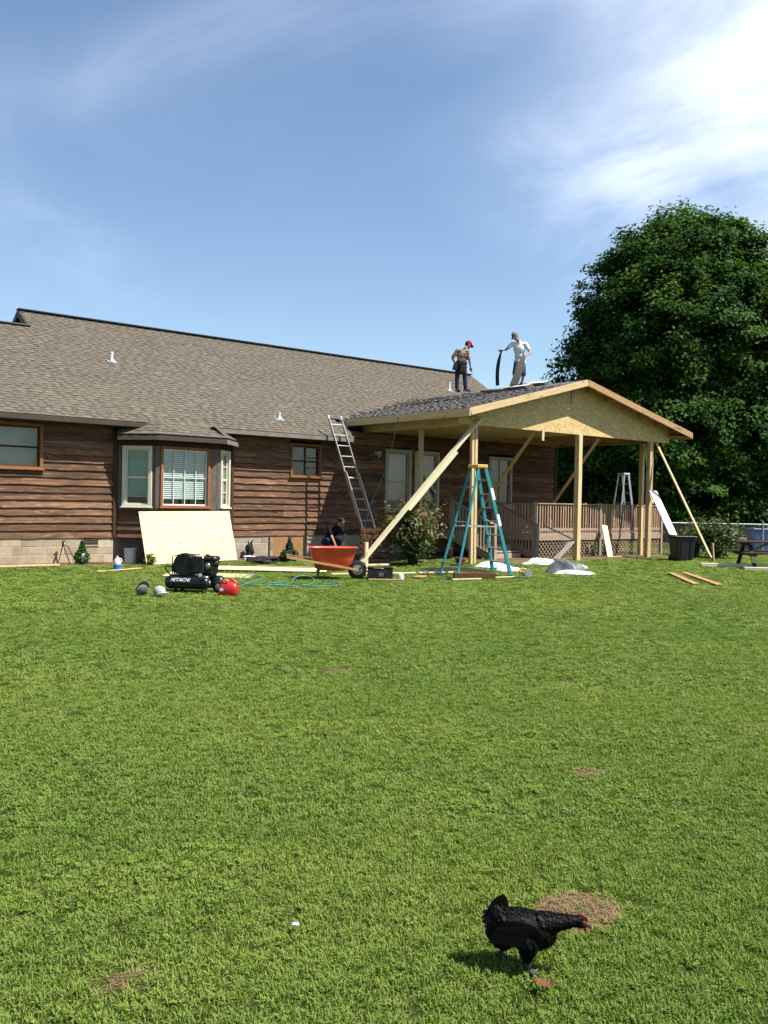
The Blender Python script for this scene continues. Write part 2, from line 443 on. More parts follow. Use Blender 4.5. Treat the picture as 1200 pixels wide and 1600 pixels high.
def fuse(name, mb, mt, parent=None, voxel=.012, smooth=6, fac=.5):
    me = mb.mesh(name); o = bpy.data.objects.new('tmp', me); COL.objects.link(o)
    a = o.modifiers.new('r', 'REMESH'); a.mode = 'VOXEL'; a.voxel_size = voxel
    b = o.modifiers.new('s', 'SMOOTH'); b.factor = fac; b.iterations = smooth
    dg = bpy.context.evaluated_depsgraph_get(); dg.update()
    m2 = bpy.data.meshes.new_from_object(o.evaluated_get(dg)); m2.name = name
    bpy.data.objects.remove(o); bpy.data.meshes.remove(me)
    m2.materials.clear(); m2.polygons.foreach_set('use_smooth', [True]*len(m2.polygons))
    return obj(name, m2, mt, parent)
def poly_mesh(name, V, tint=None, k=4):
    """many separate k-gons from an (n,k,3) array with one tint value each"""
    V = np.asarray(V, dtype=np.float32); n = V.shape[0]
    me = bpy.data.meshes.new(name); me.vertices.add(n*k); me.vertices.foreach_set('co', V.reshape(-1))
    me.loops.add(n*k); me.loops.foreach_set('vertex_index', np.arange(n*k, dtype=np.int32))
    me.polygons.add(n); me.polygons.foreach_set('loop_start', np.arange(0, n*k, k, dtype=np.int32))
    me.polygons.foreach_set('loop_total', np.full(n, k, dtype=np.int32)); me.update(calc_edges=True)
    if tint is not None:
        at = me.attributes.new('tint', 'FLOAT', 'FACE'); at.data.foreach_set('value', np.asarray(tint, dtype=np.float32))
    return me
def unit(a): return a/np.maximum(np.linalg.norm(a, axis=-1, keepdims=True), 1e-9)
def leaves(name, C, Nn, size, tint, rs, elong=1.5):
    """folded leaf quads at C facing Nn"""
    n = len(C); t = unit(np.cross(Nn, rs.normal(size=(n, 3)))); b = np.cross(Nn, t); s = (size*np.ones(n))[:, None]
    V = np.stack([C-t*s*elong*.5, C+b*s*.42+Nn*s*.10, C+t*s*elong*.5-Nn*s*.18, C-b*s*.42+Nn*s*.10], 1)
    return poly_mesh(name, V, tint)
# ------------------------------------------------------------------ ground
me = bpy.data.meshes.new('lawn'); me.from_pydata([(-300, -150, 0), (600, -150, 0), (600, 700, 0), (-300, 700, 0)], [], [(0, 1, 2, 3)])
struct(obj('lawn', me, 'lawn'))
def patch(name, pts, mt, z, wob=.06):
    vs = [Vector((p[0]+rnd.uniform(-wob, wob), p[1]+rnd.uniform(-wob, wob), z)) for p in pts]
    me = bpy.data.meshes.new(name); me.from_pydata(vs, [], [tuple(range(len(vs)))]); return struct(obj(name, me, mt))
n = 40
patch('garden_bed', [(2+14*i/n, -1.05-.2*math.sin(i*1.3)-(.35 if 9 < 2+14*i/n < 12.3 else 0)) for i in range(n+1)] + [(16, .1), (2, .1)], 'bed_soil', .004)
patch('bare_ground', [(13.2+.32*i, -2.6-.5*math.sin(i*.8)) for i in range(16)]+[(18.4+.6*i, -4.75-.2*math.sin(i*1.7)) for i in range(14)]+[(27.2, -3.0), (27.2, .2), (16, .2)], 'bed_soil', .008)
HOLES = [(2.87, -19.11, .20, .15), (4.38, -17.97, .10, .09), (5.05, -14.53, .16, .14), (6.45, -16.13, .14, .12), (2.26, -14.7, .18, .12), (1.25, -18.52, .12, .10)]
for i, (x, y, a, b) in enumerate(HOLES):
    k = (1.0, .8, .55, .35, .4, .4)[i]
    patch('dirt_patch', [(x+a*k*math.cos(q*math.pi/12)*rnd.uniform(.8, 1.15), y+b*k*math.sin(q*math.pi/12)*rnd.uniform(.8, 1.15)) for q in range(24)], 'bare_soil', .005, .012)

# ------------------------------------------------------------------ house
E0, SL, VR, ZR_ = 3.4208, .6294, 4.7618, 6.7326
A0 = math.atan(SL)
house = thing('house', 'long low brown timber house with a grey-brown shingle roof', 'house', (15, 2, 0))
PZ, PR, UK, PL_, PRT = 4.0135, 5.1889, 20.928, 16.25, 26.277      # porch roof: eave z, ridge z, ridge u, left and right eave u
VF, VP = -4.928, -4.476                                          # porch front edge, front wall
def porch_z(u): return PR-(UK-u)*(PR-PZ)/(UK-PL_) if u < UK else PR-(u-UK)*(PR-PZ)/(PRT-UK)
def main_v(z): return (z-E0)/SL-.5

wall = MB()
wall.box((13.75, .32, 1.85), (23.5, .04, 3.7)); wall.box((25.5, 4.6, 1.9), (.06, 8.6, 3.8)); wall.box((2.0, 4.2, 1.9), (.06, 7.8, 3.8))
wall = wall.build('wall', 'room_dim', house, True)
OPEN = [(5.5, 7.27, 2.17, 3.25), (14.11, 15.16, 2.22, 3.19), (17.55, 18.6, 1.28, 3.2), (18.73, 19.78, 1.28, 3.2), (22.04, 23.18, 1.45, 3.18), (9.06, 12.22, .0, 3.6)]
def board(name, parent, a, b, z0, ex, P0=(0, 0), d=(1, 0), wav=.0045, mt='siding', th=.05):
    """one lapped siding board with a wavy natural lower edge; runs along d from P0"""
    n = max(2, int((b-a)/.24)); L = b-a; ph = rnd.uniform(0, 99); vs = []; big = rnd.random()
    for i in range(n+1):
        x = L*i/n; w = wav*(.7*math.sin(x*2.1+ph)+.5*math.sin(x*5.3+ph*2)+rnd.uniform(-1, 1)); w += -.016 if rnd.random() < .06 else 0
        vs += [(x-L/2, -.010, ex+.01), (x-L/2, -th+rnd.uniform(-.004, .004), w), (x-L/2, -.012, w-.002), (x-L/2, 0, ex+.012)]
    fs = []
    for i in range(n):
        o = i*4; q = o+4
        fs += [(o+1, q+1, q, o), (o+2, q+2, q+1, o+1), (o+3, o, q, q+3)]
    fs += [(0, 3, 2, 1), (n*4+1, n*4+2, n*4+3, n*4)]
    me = MB().add(vs, fs).mesh(name); o = obj(name, me, mt, parent); m = (a+b)/2
    M = frame((d[0], d[1], 0)).to_4x4(); M.translation = Vector((P0[0]+d[0]*m, P0[1]+d[1]*m, z0))-org(parent)
    o.matrix_local = M; return o
EX = .178
for i in range(18):
    z0 = .60+i*EX
    if z0 > 3.62: break
    ivs = [(2.0, 25.5)]
    for (a, b, c, d) in OPEN:
        if z0+EX > c+.55*EX and z0 < d-.35*EX:
            ivs = [iv for (p, q) in ivs for iv in ((p, min(q, a)), (max(p, b), q)) if iv[1]-iv[0] > .03]
    for (p, q) in ivs:
        if z0 > 3.3 and q < 16: continue
        cuts = [p]; x = p+rnd.uniform(1.5, 3.9)
        while x < q-.9: cuts.append(x); x += rnd.uniform(2.6, 4.2)
        cuts.append(q)
        for a, b in zip(cuts, cuts[1:]): board('siding_board', wall, a+.002, b-.002, z0, EX)
for (x, z, w, h) in ((9.01, 1.9, .09, 2.6), (12.27, 1.9, .08, 2.6), (25.47, 2.1, .1, 3.0)): MB().box((x, -.03, z), (w, .07, h)).build('corner_board', 'siding_trim', house, True, bevel=.004)
# foundation of concrete blocks, each block a piece
fnd = MB(); fnd.box((5.5, .031, .298), (7.0, .1, .6)); fnd.box((18.9, .031, .298), (13.3, .1, .6)); fnd.box((10.64, .3, .3), (3.3, .1, .6))
fnd = fnd.build('foundation', 'mortar', house, True)
bm_ = MB().box((0, 0, 0), (.388, .05, .188)).mesh('concrete_block'); bev(bm_, .006); bm2 = bm_.copy()
bm_.materials.append(MATS['block']); bm2.materials.append(MATS['block_grey'])
for c in range(3):
    k = 0; u = 4.0+(.2 if c % 2 else 0)
    while u < 18.5:
        inside = 9.0 < u+.2 < 12.3 or (13.45 < u+.2 < 14.75 and c < 3) or (c == 2 and 8.24 < u+.2 < 8.64)
        if not inside:
            o = obj('concrete_block', bm_ if u < 9.2 else bm2, None, fnd); o.location = Vector((u+.2, rnd.uniform(-.002, .002), .1+c*.2))-org(fnd)
        u += .4
v_ = MB(); v_.box((8.44, -.016, .5), (.36, .02, .17))
v_ = v_.build('foundation_vent', 'dark_inside', house, True)
MB().box((8.44, .0, .405), (.40, .09, .03)).build('vent_sill', 'block', v_, True, bevel=.004)
for k in range(4): MB().box((8.44, -.028, .44+k*.035), (.34, .02, .008), Matrix.Rotation(.6, 3, 'X')).build('vent_slat', 'grey_brown_trim', v_, True)
cd = MB().box((14.1, -.01, .30), (1.2, .03, .56)).build('crawl_space_door', 'access_ply', house, True, bevel=.003)
MB().box((13.47, -.012, .30), (.05, .05, .58)).build('door_jamb', 'siding_trim', cd, True)
MB().box((14.73, -.012, .30), (.05, .05, .58)).build('door_jamb', 'cream_dark', cd, True)
MB().box((14.15, -.04, .53), (.1, .03, .06)).build('latch', 'rust', cd, True)
# bay window walls
BF = [((9.10, 0.0), (9.86, -.60)), ((9.86, -.60), (11.48, -.60)), ((11.48, -.60), (12.24, 0.0))]
bay = MB().prism([(9.16, .0), (9.90, -.55), (11.44, -.55), (12.18, .0), (12.18, .03), (9.16, .03)], .06, Matrix.Translation((0, 0, 3.02)))
bay.prism([(9.16, .0), (9.90, -.55), (11.44, -.55), (12.18, .0)], .06, Matrix.Translation((0, 0, .63)))
bay.prism([(9.20, .0), (9.93, -.5), (11.41, -.5), (12.14, .0)], .62, Matrix.Translation((0, 0, .0)))
bay = bay.build('bay_window', 'grey_brown_trim', house, True)
for (a, b) in BF:
    a, b = Vector(a), Vector(b); L = (b-a).length; d = (b-a)/L
    for i in range(4): board('siding_board', bay, .01, L-.01, .60+i*EX, EX, a, d)
    for (zz, hh, mm) in ((2.97, .24, 'siding_trim'), (1.31, .05, 'grey_brown_trim')):
        beam('trim_board', (a.x, a.y-.005, zz), (b.x, b.y-.005, zz), .05, hh, mm, bay)
for (x, y) in ((9.86, -.60), (11.48, -.60)):
    beam('corner_post', (x, y+.02, 1.33), (x, y+.02, 2.86), .10, .10, 'grey_brown_trim', bay, (.3, 1, 0))
def face_board(a, b, s0, s1):
    a, b = Vector(a), Vector(b); d = (b-a).normalized(); m = a+d*(s0+s1)/2; nrm = Vector((d.y, -d.x))*.012
    beam('jamb_board', (m.x+nrm.x, m.y+nrm.y, 1.335), (m.x+nrm.x, m.y+nrm.y, 2.86), s1-s0, .03, 'grey_brown_trim', bay, (nrm.x, nrm.y, 0))
for (f, s0, s1) in ((0, .0, .125), (0, .835, .965), (1, .0, .065), (1, 1.415, 1.62), (2, .0, .195), (2, .80, .965)): face_board(*BF[f], s0, s1)
def window(parent, x, y, z, rz, w, h, fm, blind=None, mun=None, fw=.085, proud=.065, mid=True, gm=None, sash=None):
    m = MB()
    for (cx, cz, dx, dz) in ((0, fw/2, w, fw), (0, h-fw/2, w, fw), (-w/2+fw/2, h/2, fw, h-2*fw), (w/2-fw/2, h/2, fw, h-2*fw)):
        m.box((cx, .03-proud/2, cz), (dx, .06+proud, dz))
    me = m.mesh('window'); bev(me, .006)
    o = obj('window', me, fm, parent)
    M = Matrix.Rotation(rz, 4, 'Z'); M.translation = Vector((x, y, z))-org(parent); o.matrix_local = M
    sm = sash or fm; iw, ih = w-2*fw, h-2*fw
    MB().box((0, -proud-.012, .015), (w+.06, .06, .035)).build('sill', fm, o, bevel=.005)
    s = MB(); st = .035
    for (cx, cz, dx, dz) in ((0, fw+st/2, iw, st), (0, h-fw-st/2, iw, st), (-iw/2+st/2, h/2, st, ih-2*st), (iw/2-st/2, h/2, st, ih-2*st)): s.box((cx, .012, cz), (dx, .035, dz))
    if mid: s.box((0, .010, h*.49), (iw-2*st, .04, .045))
    s.build('sash', sm, o, bevel=.004)
    for (a, b) in (((fw+st, h*.49-.022), (h*.49+.022, h-fw-st)) if mid else ((fw+st, h-fw-st),)):
        MB().box((0, .025, (a+b)/2), (iw-2*st, .006, b-a)).build('pane', 'glass', o)
    if mun:
        nx, nz = mun
        for i in range(1, nx): MB().box((-iw/2+iw*i/nx, .012, h/2), (.016, .018, ih-2*st)).build('muntin', sm, o)
        for i in range(1, nz): MB().box((0, .013, fw+ih*i/nz), (iw-2*st, .018, .022)).build('muntin', sm, o)
    if blind:
        bmt, z0, gap = blind; b = MB(); zz = fw+z0
        while zz < h-fw-.02:
            b.box((0, .05, zz), (iw-.02, .046 if gap > .04 else .035, .003), Matrix.Rotation(1.0+rnd.uniform(-.06, .06), 3, 'X')); zz += gap
        b.box((0, .05, fw+z0-.02), (iw-.02, .03, .03)); b.box((0, .052, h-fw-.02), (iw-.02, .04, .04))
        stuff(b.build('blind', bmt, o))
    q = MB().box((0, .26, h/2), (w+.1, .01, h+.1)); q.box((0, .15, h+.02), (w, .22, .01)); q.box((-w/2-.01, .15, h/2), (.01, .22, h)); q.box((w/2+.01, .15, h/2), (.01, .22, h)); q.build('window_recess', gm or 'dark_inside', o)
    return o
window(house, 6.385, 0, 2.17, 0, 1.77, 1.08, 'orange_wood', None, None, .075, gm='screen_grey', sash='siding_trim')
window(house, 14.635, 0, 2.22, 0, 1.05, .97, 'orange_wood', None, None, .07, gm='room_dim', sash='siding_trim')
window(house, 18.075, 0, 1.28, 0, 1.05, 1.92, 'cream_dark', None, None, .10, gm='screen_grey')
window(house, 19.255, 0, 1.28, 0, 1.05, 1.92, 'cream_dark', None, None, .10, gm='screen_grey')
window(house, 22.61, 0, 1.45, 0, 1.14, 1.73, 'cream_dark', None, (2, 4), .08)
aL = math.atan2(-.60, .76)
window(bay, 9.475, -.305, 1.33, aL, .72, 1.52, 'cream_paint', ('blind_green', .22, .03), None, .085)
window(bay, 10.60, -.60, 1.33, 0, 1.36, 1.53, 'orange_wood', ('blind_white', .20, .050), (4, 2), .07, mid=False, sash='white_vinyl')
window(bay, 11.87, -.29, 1.33, -aL, .62, 1.52, 'cream_paint', ('blind_green', .22, .03), (2, 4), .085)
pl = MB().box((17.2, -.10, 3.05), (.16, .16, .10)); pl.ball((17.2, -.16, 2.97), .06); pl.build('wall_lamp', 'screen_grey', house, True)

# main roof
def pln(o, ex, es):
    o, ex, es = Vector(o), Vector(ex).normalized(), Vector(es).normalized(); en = ex.cross(es)
    if en.z < 0: en = -en
    return lambda a, b, c=0: o+ex*a+es*b+en*c
MP = pln((0, -.5, E0), (1, 0, 0), (0, math.cos(A0), math.sin(A0)))
LR = (VR+.5)/math.cos(A0); LW = (3.85+.5)/math.cos(A0)
roof = MB()
def slab(mb, P, pts, t=.03):
    n = len(pts); mb.add([P(a, b, -.004) for a, b in pts]+[P(a, b, -t) for a, b in pts], [tuple(range(n)), tuple(range(2*n-1, n-1, -1))]+[(i, n+i, n+(i+1) % n, (i+1) % n) for i in range(n)])
s_l, s_k = (main_v(PZ)+.5)/math.cos(A0), (main_v(PR)+.5)/math.cos(A0)
slab(roof, MP, [(2, 0), (15.95, 0), (15.95, s_l), (PL_, s_l), (UK, s_k), (25.8, s_l+.25), (25.8, LR), (8.18, LR), (8.18, LW), (2, LW)], .05)
BP = pln((0, VR*2+.5, E0), (1, 0, 0), (0, -math.cos(A0), math.sin(A0)))
slab(roof, BP, [(8.18, 0), (25.8, 0), (25.8, LR), (8.18, LR)], .05)
BW = pln((0, 3.85*2+.5, E0), (1, 0, 0), (0, -math.cos(A0), math.sin(A0)))
slab(roof, BW, [(2, 0), (8.18, 0), (8.18, LW), (2, LW)], .05)
roof = roof.build('roof', 'shingle_back', house, True)
def tab_quads(P, a, w, b, ex, th, ovl=.05):
    q = [(a, b), (a+w, b), (a+w, b+ex+ovl), (a, b+ex+ovl)]
    T = [P(q[0][0], q[0][1], th), P(q[1][0], q[1][1], th), P(q[2][0], q[2][1], .002), P(q[3][0], q[3][1], .002)]
    B = [P(q[0][0], q[0][1], -.002), P(q[1][0], q[1][1], -.002)]
    return [T, [B[0], B[1], T[1], T[0]], [B[0], T[0], T[3], T[3]], [B[1], T[2], T[1], T[1]]]
def make_tabs(P, a0, a1, L, keep, ex=.127, s0=0):
    out = []; i = 0
    while s0+(i+.35)*ex < L:
        b = s0+i*ex-.02; off = (i*.31) % 1.0
        a = a0-off
        while a < a1:
            x0, x1 = max(a, a0), min(a+.997, a1)
            if x1-x0 > .06 and keep((x0+x1)/2, b+ex*.5): out.append((P, x0, x1-x0, b, ex, .009, rnd.uniform(.05, .36)))
            t = a+rnd.uniform(0, .1)
            while t < a+.95:
                w = rnd.uniform(.10, .22); y0, y1 = max(t, a0), min(t+w, a1)
                if y1-y0 > .05 and keep((y0+y1)/2, b+ex*.5): out.append((P, y0, y1-y0, b-.001, ex, rnd.uniform(.015, .021), min(1, max(0, rnd.gauss(.64, .12)))))
                t += w+rnd.uniform(.06, .17)
            a += 1.0
        i += 1
    return out
def keep_main(u, s):
    v = -.5+s*math.cos(A0)
    if u > 15.95 and v < main_v(porch_z(max(u, PL_)))+.02: return False
    return True
def emit(tabs, name, parent, mt, single=0):
    o = org(parent); cp = Vector((0, -CAMD, CAMH))
    def cen(t): return t[0](t[1]+t[2]/2, t[3]+t[4]/2)
    if single:
        tabs = sorted(tabs, key=lambda t: (cen(t)-cp).length - t[2]*1.5 + (1e3 if t[1]+t[2] < 6.35 else 0))
        for t in tabs[:single]:
            Q = [[tuple(p-cen(t)) for p in q] for q in tab_quads(*t[:6])]
            me = bpy.data.meshes.new(name); me.from_pydata([p for q in Q[:2] for p in q]+[p for q in Q[2:] for p in q[:3]], [], [(0, 1, 2, 3), (4, 5, 6, 7), (8, 9, 10), (11, 12, 13)])
            at = me.attributes.new('tint', 'FLOAT', 'FACE'); at.data.foreach_set('value', [t[6]]*4)
            k = obj(name, me, mt, parent); k.location = cen(t)-o
        tabs = tabs[single:]
    V = []; T = []
    for t in tabs:
        for q in tab_quads(*t[:6]): V.append([tuple(p-o) for p in q]); T.append(t[6])
    me = poly_mesh(name, V, T); x = obj(name if not single else name+'s', me, mt, parent); stuff(x); return x
NW = int(LW/.127)
emit(make_tabs(MP, 2, 25.8, NW*.127+.01, keep_main)+make_tabs(MP, 8.18, 25.8, LR, keep_main, .127, NW*.127), 'shingle', roof, 'shingle', 290)
rc = MB()
rc.bar((8.15, VR, ZR_+.02), (25.83, VR, ZR_+.02), .26, .035); rc.build('ridge_cap', 'shingle_back', roof, True)
rc = MB(); rc.bar((2, 3.85, E0+SL*4.35+.015), (8.2, 3.85, E0+SL*4.35+.015), .24, .03); rc.build('ridge_cap', 'shingle_strip', roof, True)
g = MB(); g.add([(8.22, VR, ZR_-.05), (8.22, 1.0, E0+SL*1.5-.05), (8.22, 8.5, E0+SL*1.5-.05)], [(0, 1, 2), (2, 1, 0)])
g = g.build('gable_wall', 'fascia_brown', house, True)
for s in (-1, 1): beam('barge_board', (8.16, VR, ZR_-.09), (8.16, VR+s*3.4, ZR_-.09-3.4*SL), .04, .16, 'fascia_brown', house)
for s in (-1, 1): beam('barge_board', (25.82, VR, ZR_-.09), (25.82, VR+s*4.5, ZR_-.09-4.5*SL), .04, .16, 'fascia_brown', house)
for (a, b, m) in ((2, 9.72, 'fascia_brown'), (11.52, 15.95, 'fascia_grey')):
    beam('fascia', (a, -.515, E0-.075), (b, -.515, E0-.075), .03, .11, m, house)
    MB().box(((a+b)/2, -.24, E0-.135), (b-a, .5, .015)).build('soffit', 'fascia_brown', house, True)
# bay roof
ba = [Vector(q) for q in ((9.72, -.44, 3.468), (11.52, -.44, 3.468), (11.56, -.97, 3.135), (9.68, -.97, 3.135), (8.93, -.33, 3.12), (12.30, -.30, 3.12), (8.95, .0, 3.30), (12.28, .0, 3.30))]
br = MB().add(ba+[q-Vector((0, 0, .05)) for q in ba], [(3, 2, 1, 0), (4, 3, 0, 6), (2, 5, 7, 1), (8, 9, 10, 11), (14, 8, 11, 12), (9, 15, 13, 10), (4, 12, 11, 3), (3, 11, 10, 2), (2, 10, 13, 5)])
br = br.build('bay_roof', 'shingle_back', house, True)
BPf = pln((9.68, -.97, 3.135), (1, 0, 0), (0, .53, .333)); LB = math.hypot(.53, .333)
tb = make_tabs(BPf, 0, 1.88, LB, lambda u, s: True)
dl = (ba[3]-ba[4]); BPl = pln(ba[4], dl, (ba[0]-ba[3])-dl.normalized()*(ba[0]-ba[3]).dot(dl.normalized()))
tb += make_tabs(BPl, .0, dl.length, .46, lambda u, s: u > s*.75 and u < dl.length-.02+s*.5)
dr = (ba[5]-ba[2]); BPr = pln(ba[2], dr, (ba[1]-ba[2])-dr.normalized()*(ba[1]-ba[2]).dot(dr.normalized()))
tb += make_tabs(BPr, .0, dr.length, .46, lambda u, s: u < dr.length-s*.8)
emit(tb, 'shingle', br, 'shingle')
for (a, b, m) in ((4, 3, 'grey_brown_trim'), (3, 2, 'fascia_brown'), (2, 5, 'fascia_grey')):
    p, q = ba[a]-Vector((0, 0, .10)), ba[b]-Vector((0, 0, .10)); beam('fascia', p, q, .03, .11, m, house)
MB().prism([(8.97, -.3), (9.7, -.93), (11.54, -.93), (12.26, -.27), (12.2, .0), (9.0, .0)], .01, Matrix.Translation((0, 0, 3.0))).build('soffit', 'fascia_brown', house, True)
def vent(u, v, h, lead):
    z = E0+SL*(v+.5); o = MB().lathe([(.048, 0), (.048, h-.05), (.055, h-.045), (.055, h)], 12, Matrix.Translation((u, v, z))).build('vent_pipe', 'white_plastic', house, True)
    P = pln((u, v, z), (1, 0, 0), (0, math.cos(A0), math.sin(A0)))
    f = MB(); slab(f, lambda a, b, c=0: P(a, b, c+.028), [(-.13, -.12), (.13, -.12), (.13, .15), (-.13, .15)], .008); f.build('flashing', lead, o, True)
    MB().lathe([(.085, .0), (.056, .06), (.05, .08)], 12, Matrix.Translation((u, v, z))).build('collar', lead, o, True)
vent(9.89, 2.39, .26, 'galvanised'); vent(13.84, .17, .18, 'galvanised'); vent(23.22, 3.22, .30, 'galvanised')

# ------------------------------------------------------------------ porch under construction
porch = thing('porch', 'new unpainted timber porch with low gable roof and braced posts', 'porch', (21, -2, 0))
lL, lR = math.hypot(UK-PL_, PR-PZ), math.hypot(PRT-UK, PR-PZ)
QL = pln((PL_, VF, PZ), (0, 1, 0), (UK-PL_, 0, PR-PZ)); QR = pln((PRT, VF, PZ), (0, 1, 0), (UK-PRT, 0, PR-PZ))
pr = MB(); vl, vk = main_v(PZ)-VF, main_v(PR)-VF
slab(pr, QL, [(0, 0), (vl, 0), (vk, lL), (0, lL)], .02); slab(pr, QR, [(0, 0), (vl, 0), (vk, lR), (0, lR)], .02)
pr = pr.build('roof', 'felt', porch, True)
un = MB(); slab(un, lambda a, b, c=0: QL(a, b, c-.018), [(0.02, 0.01), (vl, 0.01), (vk, lL), (0.02, lL)], .012); slab(un, lambda a, b, c=0: QR(a, b, c-.018), [(0.02, 0.01), (vl, 0.01), (vk, lR), (0.02, lR)], .012)
un.build('roof_sheathing', 'osb', porch, True)
def keep_l(a, b):
    z = PZ+(PR-PZ)*b/lL; return VF+a < main_v(z)-.02 and not (b > lL*.80 and (a < 3.4 or b > lL*.93))
emit(make_tabs(QL, -.02, vk, lL, keep_l), 'shingle', pr, 'shingle_new')
emit(make_tabs(QR, -.02, vk, lR*.25, lambda a, b: VF+a < main_v(PZ+(PR-PZ)*b/lR)), 'shingle', pr, 'shingle_new')
yd = .10
for (ue, zz) in ((PL_, PZ), (PRT, PZ)):
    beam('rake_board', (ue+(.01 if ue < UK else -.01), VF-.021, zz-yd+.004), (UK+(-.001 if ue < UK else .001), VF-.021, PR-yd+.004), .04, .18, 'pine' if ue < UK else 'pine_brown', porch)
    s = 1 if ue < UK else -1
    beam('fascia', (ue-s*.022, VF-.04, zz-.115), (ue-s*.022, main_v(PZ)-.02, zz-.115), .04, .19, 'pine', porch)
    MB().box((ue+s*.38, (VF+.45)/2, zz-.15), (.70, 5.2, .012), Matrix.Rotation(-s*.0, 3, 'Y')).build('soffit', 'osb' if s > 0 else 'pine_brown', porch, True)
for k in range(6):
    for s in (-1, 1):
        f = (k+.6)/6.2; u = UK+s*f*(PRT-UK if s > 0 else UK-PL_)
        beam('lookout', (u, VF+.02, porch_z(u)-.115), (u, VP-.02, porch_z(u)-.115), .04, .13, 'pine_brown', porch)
cuts = [PL_+.05, 18.5, 20.87, 23.66, 25.72]
for a, b in zip(cuts, cuts[1:]):
    xs = [a+.002]+([UK] if a < UK < b else [])+[b-.002]
    poly = [(xs[0], 3.65), (xs[-1], 3.65)]+[(x, porch_z(x)-.055) for x in reversed(xs)]
    M = Matrix(((1, 0, 0, 0), (0, 0, -1, VP), (0, 1, 0, 0), (0, 0, 0, 1)))
    m = MB().prism(poly, .018, M); c = Vector(((a+b)/2, VP, 4)); m.v = [tuple(Vector(q)-c) for q in m.v]
    o = m.build('gable_panel', 'osb', porch); o.location = c-org(porch)
beam('front_beam', (16.9, VP+.07, 3.80), (25.68, VP+.07, 3.80), .09, .28, 'pine', porch)
beam('side_beam', (17.0, VP+.12, 3.80), (17.0, .35, 3.80), .09, .28, 'pine', porch)
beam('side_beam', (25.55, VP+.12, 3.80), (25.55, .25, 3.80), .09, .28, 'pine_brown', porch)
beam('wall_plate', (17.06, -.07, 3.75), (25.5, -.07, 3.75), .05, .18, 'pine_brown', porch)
for (a, b) in ((17.05, 19.3), (19.305, 21.6)):
    MB().box(((a+b)/2, -2.25, 3.70), (b-a, 4.2, .015)).build('ceiling_panel', 'osb', porch, True)
for k in range(7):
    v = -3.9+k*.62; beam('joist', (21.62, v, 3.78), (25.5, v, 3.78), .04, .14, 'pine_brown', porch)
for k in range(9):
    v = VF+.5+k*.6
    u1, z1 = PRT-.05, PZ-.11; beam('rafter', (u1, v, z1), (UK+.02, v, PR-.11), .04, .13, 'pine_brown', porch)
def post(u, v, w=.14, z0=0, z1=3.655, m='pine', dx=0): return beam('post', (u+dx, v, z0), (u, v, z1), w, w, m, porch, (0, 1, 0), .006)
post(16.80, VP-.01, .09, dx=.03); post(16.925, VP-.005, .09, dx=.03); post(21.17, VP+.0, .16); post(24.70, VP-.0, .13, dx=-.05); post(24.84, VP+.03, .09, dx=-.05)
post(17.15, -2.1, .11); post(25.46, -3.66, .13)
beam('brace', (13.22, -4.33, .04), (16.95, -4.60, 3.80), .045, .175, 'pine_pale', porch, (0, -1, 0))
beam('brace_splice', (14.62, -4.475, 1.40), (16.1, -4.585, 2.89), .05, .20, 'pine_pale', porch, (0, -1, 0))
beam('brace', (24.86, -6.62, .02), (24.92, -4.56, 3.60), .09, .04, 'pine', porch, (0, -1, 1))
beam('brace', (19.35, -4.36, 3.62), (19.35, -1.75, .80), .04, .13, 'pine_brown', porch, (1, 0, 0))
beam('brace', (22.25, -4.36, 3.62), (22.25, -1.95, .80), .04, .13, 'pine_brown', porch, (1, 0, 0))
beam('brace', (25.42, -3.78, 3.55), (25.1, -4.35, 1.70), .04, .09, 'pine', porch, (1, 0, 0))
beam('stake', (13.45, -4.36, 0), (13.45, -4.36, .62), .09, .06, 'pine_pale', porch, (0, 1, 0))
beam('stake', (24.86, -6.66, 0), (24.84, -6.62, .55), .07, .05, 'pine_brown', porch, (0, 1, 0))
beam('gable_block', (20.80, VP-.06, 4.92), (20.72, VP-.06, 4.52), .025, .05, 'pine_pale', porch, (0, 1, 0)); beam('gable_block', (20.89, VP-.06, 4.92), (20.81, VP-.06, 4.52), .025, .05, 'pine_pale', porch, (0, 1, 0))
beam('nailer_block', (19.52, VP-.05, 3.38), (19.52, VP-.05, 3.68), .09, .05, 'pine', porch, (0, 1, 0))

# ------------------------------------------------------------------ deck with stairs
DZ, DV, DU0, DU1, DN, SV = .75, -3.42, 18.7, 26.95, 20.5, -1.76
deck = thing('deck', 'weathered raised wooden deck with picket railing, lattice skirt and stairs', 'deck', (22, -2, 0))
k = 0; v = -.12
while v > DV:
    beam('deck_board', (DU0 if v > SV else DN, v, DZ-.02), (DU1, v, DZ-.02), .135, .036, 'old_deck', deck); v -= .141
for (p, q, m) in (((DN, DV-.02, DZ-.13), (DU1, DV-.02, DZ-.13), 'old_deck'), ((DU0, SV-.02, DZ-.13), (DN, SV-.02, DZ-.13), 'old_deck'), ((DU0, -.05, DZ-.13), (DU0, SV, DZ-.13), 'old_deck'), ((DU1, -.05, DZ-.13), (DU1, DV, DZ-.13), 'grey_wood'), ((DN, SV, DZ-.13), (DN, DV, DZ-.13), 'old_deck')):
    beam('rim_joist', p, q, .04, .19, m, deck)
def rail(p, q, n_at=.118, m='red_deck', low=.10, hh=.88):
    p, q = Vector(p), Vector(q); L = (q-p).length; z = Vector((0, 0, 1))
    beam('top_rail', p+z*hh, q+z*hh, .10, .035, 'old_deck', deck); beam('bottom_rail', p+z*low, q+z*low, .04, .08, 'old_deck', deck)
    n = int(L/n_at)
    for i in range(1, n):
        c = p+(q-p)*i/n+Vector((rnd.uniform(-.006, .006), 0, 0)); beam('baluster', c+z*(low-.09), c+z*(hh-.02), .038, .038, m, deck, (0, 1, 0), .003)
